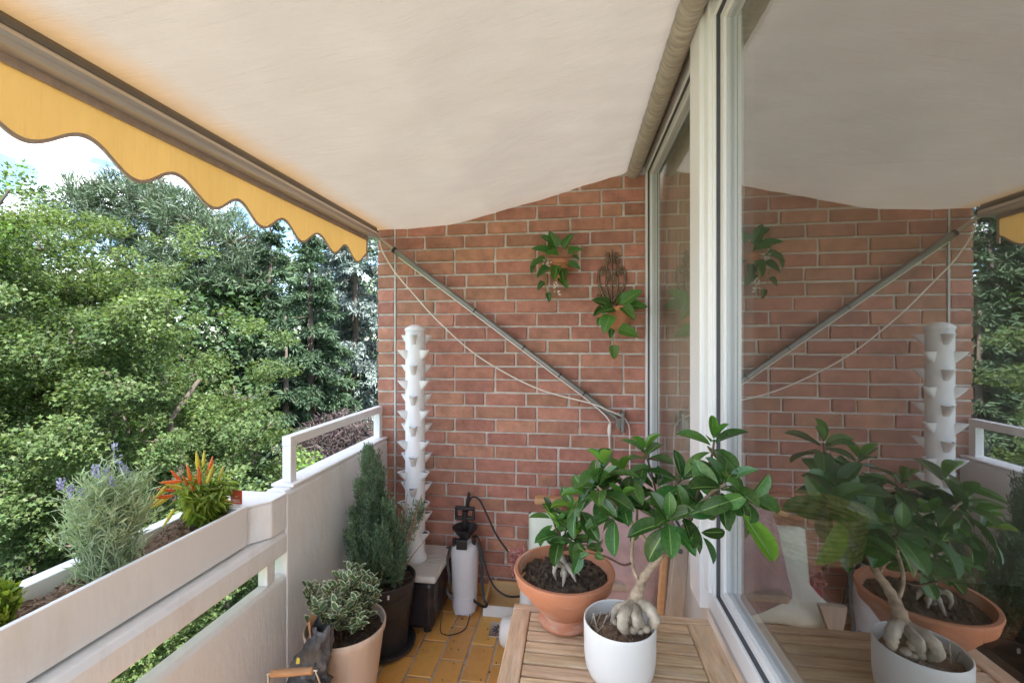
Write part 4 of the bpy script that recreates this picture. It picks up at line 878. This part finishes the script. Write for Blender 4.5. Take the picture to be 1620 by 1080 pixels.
# --- bucket with a torn soil bag
bx, by = at(470,1075,1.42).x-.01, 1.44
bk = thing('bucket', 'pale metal pail with a wooden grip on its wire handle', 'bucket', (bx,by,0)); P = under(bk)
P(MB().lathe([(0,0),(.085,0),(.088,.004),(.108,.235),(.112,.24),(.108,.244),(.105,.238),(.086,.010),(0,.010)], 40, (bx,by,0)), 'pail', 'pale_pot', smooth=35)
hd0, hd1 = at(427,1065,1.33), at(497,1060,1.345)
P(MB().tube(catmull([(bx-.108,by,.22), hd0+Vector((-.012,.01,-.06)), hd0+Vector((-.006,0,-.006)), hd0, hd1, hd1+Vector((.006,0,-.006)), hd1+Vector((.016,.012,-.06)), (bx+.11,by,.22)],4), .0026, 6), 'wire_handle', 'wire', smooth=True)
dd = (hd1-hd0); P(MB().tube([hd0+dd*t for t in (.02,.06,.14,.3,.5,.7,.86,.94,.98)], [.0085,.0115,.0105,.0115,.012,.0115,.0105,.0115,.0085], 16), 'wooden_grip', 'handle_wood', smooth=True)
sb = thing('soil_bag', 'crumpled black soil bag with torn brown opening in the pail', 'bag', (bx+.01,by,.02)); P = under(sb)
b = MB(); nu, nv = 26, 26; tipc = [at(486,1085,1.47), at(490,1062,1.48), at(498,1037,1.49), at(507,1012,1.50), at(513,990,1.51)]
cen = [Vector((bx,by,.03)), Vector((bx,by,.14))]+tipc; cen = catmull(cen, 5); rad = np.interp(np.linspace(0,1,len(cen)), [0,.3,.55,.75,.9,1], [.07,.080,.062,.050,.042,.036])
vs = []; r6 = random.Random(2)
for i, q in enumerate(cen):
    dirn = (cen[min(i+1,len(cen)-1)]-cen[max(i-1,0)]).normalized(); e1 = dirn.cross(Vector((0,1,0))).normalized(); e2 = e1.cross(dirn)
    for j in range(nv):
        a = 6.283*j/nv; k = 1+.10*math.sin(3*a+i*.5)+.07*math.sin(7*a-i*.9)+r6.uniform(-.10,.10); sq = .72
        extra = dirn*(.018*math.sin(2*a+1)+.012*math.sin(5*a)) if i == len(cen)-1 else Vector()
        vs.append(q+(e1*math.cos(a)+e2*sq*math.sin(a))*rad[i]*k+extra)
fs = [(i*nv+j, i*nv+(j+1)%nv, (i+1)*nv+(j+1)%nv, (i+1)*nv+j) for i in range(len(cen)-1) for j in range(nv)]
b.add(vs, fs); P(b, 'sack', 'bag_black', smooth=25)
q = cen[-1]; dirn = (cen[-1]-cen[-3]).normalized(); e1 = dirn.cross(Vector((0,1,0))).normalized(); e2 = e1.cross(dirn); b = MB()
def flap(u, v):
    a = -.9+u*2.2; return q+(e1*math.cos(a)+e2*.72*math.sin(a))*(.037+.012*v)+dirn*(-.05+.062*v+.010*math.sin(a*4)*v)+e1*.016*v
P(b.grid(flap, 16, 8), 'torn_lining', 'bag_brown', smooth=True)
q = at(468,1050,1.42); P(MB().add([q, q+Vector((.014,0,.004)), q+Vector((.012,.004,.020)), q+Vector((.002,.003,.022))], [(0,1,2,3)]), 'print_patch', 'bag_print')

# ------------------------------------------------------------------ plants in the trough
def tr_pt(px, py, X=-1.30):
    u = (px-810)/F; t = X/(-SN+CS*u); return Vector((X, t*(CS+SN*u), CAM_H+(540-py)/F*t))
b0 = tr_pt(172,890); b0.z = .888
lv = thing('lavender_plant', 'grey green lavender with purple flower spikes growing in the trough', 'plant', b0); P = under(lv)
r = np.random.default_rng(4); pts, ax, ss = [], [], []; fpts, fax, fs_ = [], [], []
stm = MB()
heads = [tr_pt(x, y, X) for x, y, X in ((182,702,-1.33),(158,742,-1.30),(150,738,-1.28),(168,740,-1.30),(190,730,-1.32),(197,738,-1.30),(96,757,-1.30),(112,770,-1.28),(128,775,-1.3),(176,755,-1.26),(203,745,-1.34),(163,755,-1.34))]
for k in range(190):
    if k < len(heads): tip_ = heads[k]
    else:
        a = r.uniform(0,6.283); rr = .118*math.sqrt(r.random()); h = (.29-.6*rr)*r.uniform(.5,1.1)
        tip_ = b0+Vector((rr*math.cos(a)*.8, rr*math.sin(a)*1.0, h+.01))
    bs = b0+Vector((r.normal(0,.022), r.normal(0,.032), -.01)); mid = bs*.5+tip_*.5+Vector((0,0,.03))
    cp = catmull([bs, mid, tip_], 8); stm.tube(cp, [.0016*(1-.5*i/len(cp)) for i in range(len(cp))], 4, cap=False)
    top = .70 if k < len(heads) else 1
    for i, q in enumerate(cp):
        t = i/len(cp)
        if t > top: continue
        for s in range(2):
            d = np.array([r.normal(),r.normal(),abs(r.normal())*.5+.5]); pts.append(np.array(q)+r.normal(0,.003,3)); ax.append(d); ss.append(r.uniform(.022,.042))
    if k < len(heads):
        L_ = .055 if k == 0 else .030
        for s in range(34):
            t = r.random(); fpts.append(np.array(tip_)+np.array([r.normal(0,.0035),r.normal(0,.0035),-L_*t])); fax.append([r.normal(),r.normal(),1.2]); fs_.append(r.uniform(.006,.011))
P(stm, 'stems', 'lav_leaf')['kind'] = 'stuff'
pts = np.array(pts); NAR = ([(0,0,0),(.055,.4,.0),(0,1,-.12),(-.055,.4,.0)], [(0,1,2),(0,2,3)])
P(scatter_mesh('leaves', pts, ax, r.normal(0,1,pts.shape), ss, *NAR, 'lav_leaf'), 'leaves', None)['kind'] = 'stuff'
fpts = np.array(fpts); P(scatter_mesh('flowers', fpts, fax, r.normal(0,1,fpts.shape), fs_, *OVAL, 'lav_flower'), 'flowers', None)['kind'] = 'stuff'

b0 = tr_pt(322,826); b0.z = .888
cp_ = thing('chili_plant', 'chili pepper plant with orange and yellow fruits in the trough', 'plant', b0); P = under(cp_)
r = np.random.default_rng(9); pts, ax, nn, ss = [], [], [], []
for k in range(26):
    a = r.uniform(0,6.283); rr = .11*math.sqrt(r.random()); tip_ = b0+Vector((rr*.7*math.cos(a), rr*1.0*math.sin(a), .075+r.uniform(.0,.10)*(1-rr*4)+.02))
    if k < 5: tip_ = tr_pt(*((325,735),(310,755),(335,750),(300,775),(350,765))[k])
    bs = b0+Vector((r.normal(0,.008), r.normal(0,.012), -.01)); c_ = catmull([bs, bs*.5+tip_*.5+Vector((0,0,.015)), tip_], 5); P(MB().tube(c_, .0020, 5), 'stem', 'chili_leaf')
    for t in np.linspace(.25,1,12):
        q = np.array(c_[min(len(c_)-1,int(t*(len(c_)-1)))])
        for s in range(4):
            d = np.array([r.normal(),r.normal(),r.normal()*.4-.35]); pts.append(q+r.normal(0,.006,3)); ax.append(d); nn.append([0,0,1]+r.normal(0,.35,3)); ss.append(r.uniform(.030,.058))
NL = ([(0,0,0),(.09,.3,.03),(.08,.65,.0),(0,1,-.12),(-.08,.65,.0),(-.09,.3,.03)], [(0,1,2,3),(0,3,4,5)])
P(scatter_mesh('leaves', pts, ax, nn, ss, *NL, 'chili_leaf'), 'leaves', None)['kind'] = 'stuff'
def pepper_mesh(m):
    return MB().tube([(0,0,0),(0,.12,.004),(0,.35,.01),(.01,.6,.0),(.03,.85,-.03),(.04,1,-.06)], [.05,.085,.095,.08,.045,.008], 8).mesh('pepper', m, True)
PR, PY = pepper_mesh('pepper_red'), pepper_mesh('pepper_yellow'); rr5 = random.Random(8)
for px, py, dxz, red in ((292,762,(-.6,.8),1),(283,756,(-.5,.9),1),(277,762,(-1,.2),1),(300,752,(-.2,1),1),(306,765,(0,1),1),(268,775,(-1,.4),1),(330,738,(.1,1),1),(336,745,(.2,1),1),(325,762,(.1,1),1),(316,757,(0,1),1),
     (312,735,(-.2,1),0),(318,745,(-.1,1),0),(322,728,(.1,1),0),(330,755,(.4,.9),0),(280,770,(-.9,.5),0),(262,790,(-1,-.5),0),(250,790,(-1,-.4),0),(255,775,(-.8,-.4),0),(345,770,(.7,.4),0),(350,755,(.6,.7),0),(340,780,(.6,-.1),0),(300,790,(-.3,-.6),0),(270,815,(-.6,-.8),0),(355,790,(.6,-.6),0),(310,785,(0,.5),1),(265,785,(-.9,.2),1)):
    put_leaf(PR if red else PY, cp_, tr_pt(px, py, -1.28+rr5.uniform(-.05,.04))-Vector((0,dxz[0]*.02,dxz[1]*.02)), (rr5.uniform(-.3,.3), dxz[0], dxz[1]), (1,0,.3), rr5.uniform(.052,.072), 'pepper')
# label stake
q = tr_pt(374,800,-1.27); q.z = .885
tg = thing('plant_tag', 'small red plant label stuck in the soil beside the chili', 'label', q); P = under(tg)
P(MB().box(q.x-.024,q.x+.024,q.y-.0006,q.y+.0006,.895,.975), 'card', 'tag_red')
for z, a, b_ in ((.950,-.006,.007),(.938,-.016,.015),(.931,-.014,.017),(.905,-.017,.016)): P(MB().box(q.x+a,q.x+b_,q.y-.0014,q.y-.0008,z,z+.0030), 'print_line', 'tag_text')
b0 = tr_pt(-12,955,-1.30); b0.z = .888
hb = thing('herb_plant', 'small green herb at the near end of the trough', 'plant', b0); P = under(hb)
Xh = conifer_cloud(b0, b0+Vector((0,0,.07)), lambda h: .045*(1-h*.5), 130, 6, 22, L=.018)
P(scatter_mesh('foliage', *Xh, *OVAL, 'chili_leaf'), 'foliage', None)['kind'] = 'stuff'

# ------------------------------------------------------------------ room contents seen faintly through the glass
q = Vector((1.15,.35,0)); od = thing('indoor_lily', 'white flowering house plant on a stand inside the room', 'potted plant', (1.15,.35,0)); P = under(od)
P(MB().box(.98,1.32,.12,.6,.62,.66).box(1.0,1.04,.14,.18,0,.6195).box(1.26,1.30,.14,.18,0,.6195).box(1.0,1.04,.54,.58,0,.6195).box(1.26,1.30,.54,.58,0,.6195), 'stand', 'room_white')
P(MB().lathe([(0,.661),(.07,.661),(.10,.84),(.095,.84),(0,.82)], 30, (1.15,.35,0)), 'pot', 'white_ceramic', smooth=35)
IL = leaf_mesh('leaf', ['indoor_leaf'], .10, .35, .1, 8); PT = leaf_mesh('petal', ['petal'], .45, .25, .1)
r7 = random.Random(31)
for k in range(22): put_leaf(IL, od, Vector((1.15,.35,.82)), (r7.gauss(0,.6),r7.gauss(0,.9),1.3), (r7.gauss(0,1),r7.gauss(0,1),.5), r7.uniform(.5,.95))
for q in ((1.05,.62,1.85),(1.1,.50,1.92),(1.12,.10,2.05),(1.0,.02,1.98),(1.1,.72,1.70),(1.12,.20,1.70),(1.05,.82,1.62)):
    P(MB().tube(catmull([(1.15,.35,.82), ((1.15+q[0])/2,(.35+q[1])/2,1.45), q],5), .004, 5), 'stem', 'indoor_leaf')
    for k in range(9): put_leaf(PT, od, Vector(q)+Vector((r7.gauss(0,.02),r7.gauss(0,.035),r7.gauss(0,.03))), (r7.gauss(-.4,.5),r7.gauss(0,1),r7.gauss(.2,1)), (-1,0,.3), r7.uniform(.06,.10), 'petal')
ic = thing('dining_chair', 'white slatted chair standing inside the room', 'chair', (1.9,1.25,0)); P = under(ic)
for dx_, dy_, h in ((-.2,-.2,.45),(.2,-.2,.95),(-.2,.2,.45),(.2,.2,.95)): P(MB().box(1.9+dx_-.02,1.9+dx_+.02,1.25+dy_-.02,1.25+dy_+.02,0,h), 'leg', 'room_white')
P(MB().box(1.68,2.12,1.03,1.47,.4505,.49), 'seat', 'room_white')
for z in (.6,.74,.88): P(MB().box(2.075,2.095,1.0705,1.4295,z,z+.05), 'back_slat', 'room_white')
bs_ = thing('wicker_basket', 'woven wicker basket on the sideboard inside the room', 'basket', (.95,1.95,.70)); P = under(bs_)
for k in range(9):
    P(MB().tube([(.95+.16*(1+.02*k)*math.cos(a), 1.95+.16*(1+.02*k)*math.sin(a), .712+k*.020) for a in np.linspace(0,6.283,40)], .011, 6), 'weave', 'wicker', smooth=True)
tag(MB().box(.72,1.25,1.55,2.5,0,.70).build('sideboard', 'room_floor', bevel=.005), 'dark wooden sideboard inside the room behind the far window', 'sideboard')

# ------------------------------------------------------------------ trees outside
def limb_tube(b, a, e, r0, r1, seg=5, wob=.1, seed=0):
    rr = random.Random(seed); L_ = (Vector(e)-Vector(a)).length
    pts = [Vector(a).lerp(Vector(e), i/seg)+Vector((rr.gauss(0,1),rr.gauss(0,1),rr.gauss(0,.6)))*wob*L_*(.12 if 0 < i < seg else 0) for i in range(seg+1)]
    b.tube(pts, [r0+(r1-r0)*i/seg for i in range(seg+1)], 6)
def broadleaf(name, label, lobes, base, nclump, nleaf, size, m, seed, tmpl=MAPLE, trunk_r=.22, clump=(.30,.60), group=None, flat=.62, sub=0):
    r = np.random.default_rng(seed); t = thing(name, label, 'tree', base, group=group); P = under(t)
    C = np.array([l[0] for l in lobes]); Rr = np.array([l[1] for l in lobes]); wgt = Rr**2/np.sum(Rr**2)
    if sub:      # smaller rounded masses sitting on the big ones
        C2, R2 = [], []
        for k in range(len(C)):
            for j in range(int(sub*Rr[k]**2)+3):
                d = r.normal(0,1,3); d /= np.linalg.norm(d); d[2] = d[2]*.9+.1; rs = Rr[k]*r.uniform(.20,.42); C2.append(C[k]+d*(Rr[k]-rs*.8)); R2.append(rs)
        C0, R0_ = C, Rr; C = np.array(C2); Rr = np.array(R2); wgt = Rr**2/np.sum(Rr**2)
    cl = []
    while len(cl) < nclump:
        k = r.choice(len(C), p=wgt); d = r.normal(0,1,3); d /= np.linalg.norm(d)
        rad = Rr[k]*(r.uniform(.80,1.05) if r.random() < .72 else r.uniform(.35,.8)); p = C[k]+d*rad*np.array([1,1,.95])
        if sub:
            if d[2] < -.55: continue
        elif any(np.linalg.norm(p-C[j]) < Rr[j]*.62 for j in range(len(C)) if j != k): continue
        cl.append((p, C[k]))
    PP, AA, NN, SS = [], [], [], []
    for p, c0 in cl:
        out = p-c0; out /= np.linalg.norm(out)+1e-6; cr_ = r.uniform(*clump); n = int(nleaf*(cr_/np.mean(clump))**2*r.uniform(.7,1.3))
        d = r.normal(0,1,(n,3)); d /= np.linalg.norm(d,axis=1,keepdims=True); rad = cr_*r.random(n)**.45
        q = d*rad[:,None]; q[:,2] *= flat; q += out*0.0
        PP.append(p+q); nrm = .75*np.array([0,0,1])+.55*out+r.normal(0,.38,(n,3)); NN.append(nrm)
        a = d*.6+out*.5+r.normal(0,.6,(n,3)); a[:,2] -= .45; AA.append(a); SS.append(size*r.uniform(.65,1.25,n))
    P(scatter_mesh('crown', np.concatenate(PP), np.concatenate(AA), np.concatenate(NN), np.concatenate(SS), *tmpl, m), 'crown', None)
    if sub: C = C0
    b = MB(); cm_ = Vector(C.mean(0)); limb_tube(b, base, (base[0]*.3+cm_.x*.7, base[1]*.3+cm_.y*.7, cm_.z), trunk_r, trunk_r*.5, 7, .15, seed)
    P(b, 'trunk', 'tree_bark', smooth=True); b = MB()
    for k in range(len(C)): limb_tube(b, (base[0]*.3+cm_.x*.7, base[1]*.3+cm_.y*.7, cm_.z-1.2), C[k], trunk_r*.36, trunk_r*.12, 6, .5, seed+k)
    for i in range(0, len(cl), 4): limb_tube(b, cl[i][1]*.55+cl[i][0]*.45, cl[i][0], .018, .006, 4, .5, seed+i)
    P(b, 'branches', 'tree_bark', smooth=True)['kind'] = 'stuff'
    return t
lob = [(far(*a[:3]), a[3]) for a in ((40,500,6.9,1.75),(190,520,6.8,1.72),(315,600,6.6,1.42),(390,690,6.2,.78),(430,670,6.3,.45),(110,730,6.3,1.9),(290,800,6.0,1.5),(-120,520,6.5,2.1),(-60,850,6.0,1.9),(160,960,5.8,1.7),(360,960,6.0,1.4),(420,820,6.4,.9),(260,1180,6.2,1.7))]
broadleaf('maple_tree', 'big broad maple with light green leaves filling the left beyond the balustrade', lob, (lob[1][0].x, lob[1][0].y, GZ), 2080, 122, .052, 'maple_leaf', 1, tmpl=LOBE3, clump=(.13,.30), flat=.6, sub=9)
lob2 = [(far(*a[:3]), a[3]) for a in ((-30,285,5.2,.42),(15,300,5.0,.22),(-80,330,5.2,.6),(-150,420,5.4,.9))]
broadleaf('maple_tree', 'nearer maple of which only a few twigs reach in at the upper left edge', lob2, (lob2[3][0].x-.8, lob2[3][0].y-.5, GZ), 60, 60, .060, 'maple_near', 12, tmpl=LOBE3, trunk_r=.10, clump=(.16,.30))

def conifer(name, label, base, top, rmax, nwh, m, seed, L=.16, droop=.15, dens=26, gap=.0, pexp=.8, start=.12, sub=7, wd=.13):
    r = np.random.default_rng(seed); t = thing(name, label, 'tree', base); P = under(t)
    base = np.array(base, float); top = np.array(top, float); H_ = np.linalg.norm(top-base); PP, AA = [], []; b = MB()
    for k in range(nwh):
        h = start+(1-start)*(k+r.random())/nwh; R0 = rmax*(1-h)**pexp+.08; c0 = base+(top-base)*h
        for j in range(int(r.integers(4,7))):
            a = r.uniform(0,6.283); out = np.array([math.cos(a),math.sin(a),0]); rl_ = R0*r.uniform(.6,1.12)
            end = c0+out*rl_+np.array([0,0,-droop*rl_+.12*rl_]); b.tube([c0, (c0+end)/2+np.array([0,0,.05*rl_]), end], [.03*(1-h)+.008,.014,.004], 4, cap=False)
            for s in range(int(sub*(.4+rl_/rmax*1.2))+2):     # side sprays
                f = r.uniform(.22,1); p0 = c0+(end-c0)*f+np.array([0,0,.05*rl_*4*f*(1-f)]); sd_ = np.cross(out,[0,0,1])*r.choice([-1,1]); dv = out*.8+sd_*r.uniform(.2,.9)+np.array([0,0,r.uniform(-.35,.05)-droop*.5]); dv /= np.linalg.norm(dv)
                sl = rl_*r.uniform(.18,.36)*(1.15-f*.5)+.08; n = max(6,int(dens*sl/.4)); tt = r.random(n)
                PP.append(p0+dv*sl*tt[:,None]+r.normal(0,.028,(n,3))); AA.append(dv*.8+r.normal(0,.5,(n,3))+np.array([0,0,-.12]))
    PP = np.concatenate(PP); AA = np.concatenate(AA)
    tv = [(0,0,0),(wd,.45,.02),(0,1,0),(-wd,.45,.02)]
    P(scatter_mesh('crown', PP, AA, r.normal(0,1,PP.shape)+[0,0,1], L*r.uniform(.6,1.3,len(PP)), tv, DIAM[1], m), 'crown', None)
    P(b, 'branches', 'tree_bark'); P(MB().tube([base, base+(top-base)*.5, top], [.22,.12,.02], 8), 'trunk', 'tree_bark', smooth=True)
    return t
def gp(px, d): q = far(px, 540, d); return (q.x, q.y, GZ)
conifer('spruce_tree', 'dark green conifer behind the maple, left of the tall feathery one', gp(425,12.5), far(428,352,12.5), 2.3, 44, 'spruce_needle', 2, dens=52, droop=.2, L=.135, sub=11)
conifer('spruce_tree', 'tall feathery conifer in front of the silvery cedar', gp(497,10.5), far(490,365,10.5), 2.0, 50, 'spruce_needle', 3, dens=58, droop=.32, L=.125, sub=11)
conifer('cedar_tree', 'silvery blue cedar with drooping branches right beside the brick wall', gp(568,12.5), far(560,270,12.5), 2.3, 44, 'cedar_needle', 4, dens=52, droop=.45, L=.15, pexp=.5, sub=10)
conifer('spruce_tree', 'low dark conifer standing between maple and brick wall', gp(455,9.6), far(452,500,9.6), 1.3, 34, 'spruce_needle', 21, dens=70, droop=.3, L=.12)
# pines: rounded tufts of long needles
def pine(name, label, lobes, base, nclump, seed, m='pine_needle'):
    r = np.random.default_rng(seed); t = thing(name, label, 'tree', base); P = under(t); PP, AA = [], []; b = MB()
    trunk_top = Vector(max(lobes, key=lambda l: l[0].z)[0])
    for c0, R0 in lobes:
        n = int(nclump*R0*R0)
        for k in range(n):
            d = r.normal(0,1,3); d /= np.linalg.norm(d); d[2] = d[2]*.7+.1; p = np.array(c0)+d*R0*r.random()**.35
            m_ = 26; dv = r.normal(0,1,(m_,3))+d*.9+np.array([0,0,.5]); dv /= np.linalg.norm(dv,axis=1,keepdims=True)
            PP.append(p+dv*.03+r.normal(0,.07,(m_,3))); AA.append(dv)
            if k % 4 == 0: b.tube([np.array(c0), p], [.03,.010], 4, cap=False)
        b.tube([(base[0]+(trunk_top.x-base[0])*.85, base[1]+(trunk_top.y-base[1])*.85, min(c0.z-.4,trunk_top.z-.6)), c0], [.07,.03], 5, cap=False)
    PP = np.concatenate(PP); AA = np.concatenate(AA); tv = [(0,0,0),(.055,.45,.02),(0,1,0),(-.055,.45,.02)]
    P(scatter_mesh('crown', PP, AA, r.normal(0,1,PP.shape), r.uniform(.16,.30,len(PP)), tv, DIAM[1], m), 'crown', None)
    P(b, 'branches', 'tree_bark'); P(MB().tube([base, Vector(base).lerp(trunk_top,.5)+Vector((.1,0,0)), trunk_top], [.25,.16,.05], 8), 'trunk', 'tree_bark', smooth=True)
pl_ = [(far(*a[:3]), a[3]) for a in ((110,310,12.5,.55),(150,325,12.5,.75),(200,305,12.5,.7),(250,335,12.5,1.05),(310,350,12.5,1.1),(365,385,12.5,1.0),(300,420,12.7,1.2),(200,380,12.8,1.0),(390,440,12.6,.9),(350,470,13,1.2),(235,275,12.8,.42),(100,360,13,.8))]
pine('pine_tree', 'soft blue green pine rising behind the maple under the valance', pl_, gp(290,12.6), 105, 6)
# sparse dark pine top against the sky
pine('pine_tree', 'thin dark pine top poking up behind the soft green pine', [(far(255,285,16),.55),(far(275,300,16),.5),(far(240,300,16),.45)], gp(262,16.2), 26, 7, 'spruce_needle')
# background wood: single trees that close the view
rb = random.Random(5)
for px, py, d, rad, lab in ((50,440,15,3.3,'far green tree glimpsed low behind the big maple'),(260,470,17,3.6,'far green tree hidden behind the pine trunks'),(420,500,19,3.4,'far green tree behind the dark conifer'),(500,430,20,3.8,'far green tree behind the feathery conifer'),(600,430,20,4.2,'far green tree behind the silvery cedar near the brick wall'),(305,560,12.2,2.3,'far green tree closing the gap between maple and pine'),(-140,470,14,3.4,'far green tree beyond the left edge of the maple')):
    q = far(px,py,d); broadleaf('background_tree', lab, [(q,rad),(q+Vector((rad*.7,0,-rad*.5)),rad*.8),(q+Vector((-rad*.7,0,-rad*.6)),rad*.8),(q+Vector((0,0,-rad)),rad)], (q.x,q.y,GZ), 150, 90, .19, 'hedge_leaf', rb.randrange(999), tmpl=LOBE3, clump=(.5,1.0), group='background trees')
# dry dark purple shrub outside the railing, light sprig in front of it
q = far(545,740,8.0); r = np.random.default_rng(17)
sh = thing('dark_shrub', 'dry purple brown twiggy shrub seen through the handrail', 'shrub', (q.x,q.y,GZ)); P = under(sh)
n = 16000; d = r.normal(0,1,(n,3)); d /= np.linalg.norm(d,axis=1,keepdims=True); pts = np.array(q)+d*np.array([1.15,1.0,1.05])*(r.random(n)**.4)[:,None]
P(scatter_mesh('foliage', pts, r.normal(0,1,(n,3))+[0,0,-.3], r.normal(0,1,(n,3)), r.uniform(.05,.13,n), *NL, 'dark_bush'), 'foliage', None)['kind'] = 'stuff'
b = MB()
for k in range(150):
    dd_ = r.normal(0,1,3); dd_ /= np.linalg.norm(dd_); e = np.array(q)+dd_*np.array([1.2,1.05,1.1])*r.uniform(.8,1.06); s0 = np.array(q)+dd_*.5+r.normal(0,.12,3); b.tube([s0,(s0+e)/2+r.normal(0,.07,3),e], [.008,.006,.002], 4, cap=False)
b.tube([(q.x,q.y,GZ),(q.x,q.y,q.z)], [.12,.05], 7); P(b, 'twigs', 'grey_stick')
q = far(490,745,4.6); broadleaf('young_tree', 'light green sprig of a young tree just outside the handrail', [(q,.16),(q+Vector((-.1,0,.12)),.10),(q+Vector((0,.1,-.5)),.25)], (q.x,q.y,GZ), 16, 22, .055, 'maple_near', 44, tmpl=OVAL, trunk_r=.03, clump=(.06,.12))
# ivy ground cover below the balcony
n = 26000; r = np.random.default_rng(23); gx = r.uniform(-14,-1.8,n); gy = r.uniform(-1,16,n); pts = np.stack([gx,gy,GZ+.15+.35*np.abs(np.sin(gx*.9)*np.cos(gy*.7))*r.random(n)+.1*r.random(n)],1)
struct(link('ground_cover', scatter_mesh('ground_cover', pts, r.normal(0,1,(n,3))*[1,1,.2], r.normal(0,.3,(n,3))+[0,0,1], r.uniform(.12,.26,n), *LOBE3, 'hedge_leaf')), 'stuff')
# neighbouring white house glimpsed between the trees
q = far(548,660,24)
ho = thing('white_house', 'white neighbour house wall glimpsed between conifer and brick wall', 'house', (q.x,q.y,GZ), R(30)); 
def hp(mb, nm, m, par=None): return mb.build(nm, m, par or ho)
hz_ = q.z+.9-GZ
hp(MB().box(-4,4,-3,3,0,hz_), 'wall', 'house_white'); hp(MB().extrude([(-3.4,hz_+.002),(3.4,hz_+.002),(0,hz_+2.0)], 'x', -4.4, 4.4), 'roof', 'house_roof')
for x in (-2.4,0,2.4):
    wdw = hp(MB().box(x-.6,x+.6,-3.04,-3.002,hz_-2.2,hz_-.8), 'window', 'pvc'); hp(MB().box(x-.5,x+.5,-3.06,-3.042,hz_-2.1,hz_-.9), 'pane', 'house_glass', wdw)


# crumbs of soil and small leaves dropped on the tiles
b = MB(); rq = random.Random(77)
for k in range(70):
    x, y = rq.uniform(-.95,-.25), rq.uniform(1.75,2.6); r_ = rq.uniform(.0015,.0055) if k > 8 else rq.uniform(.006,.010); a0 = rq.uniform(0,6)
    b.add([(x,y,.0062)]+[(x+r_*rq.uniform(.6,1.2)*math.cos(a0+j*1.047), y+r_*rq.uniform(.6,1.2)*math.sin(a0+j*1.047), .0022) for j in range(6)], [(0,1+j,1+(j+1)%6) for j in range(6)])
struct(b.build('floor_crumbs', 'soil'), 'stuff')
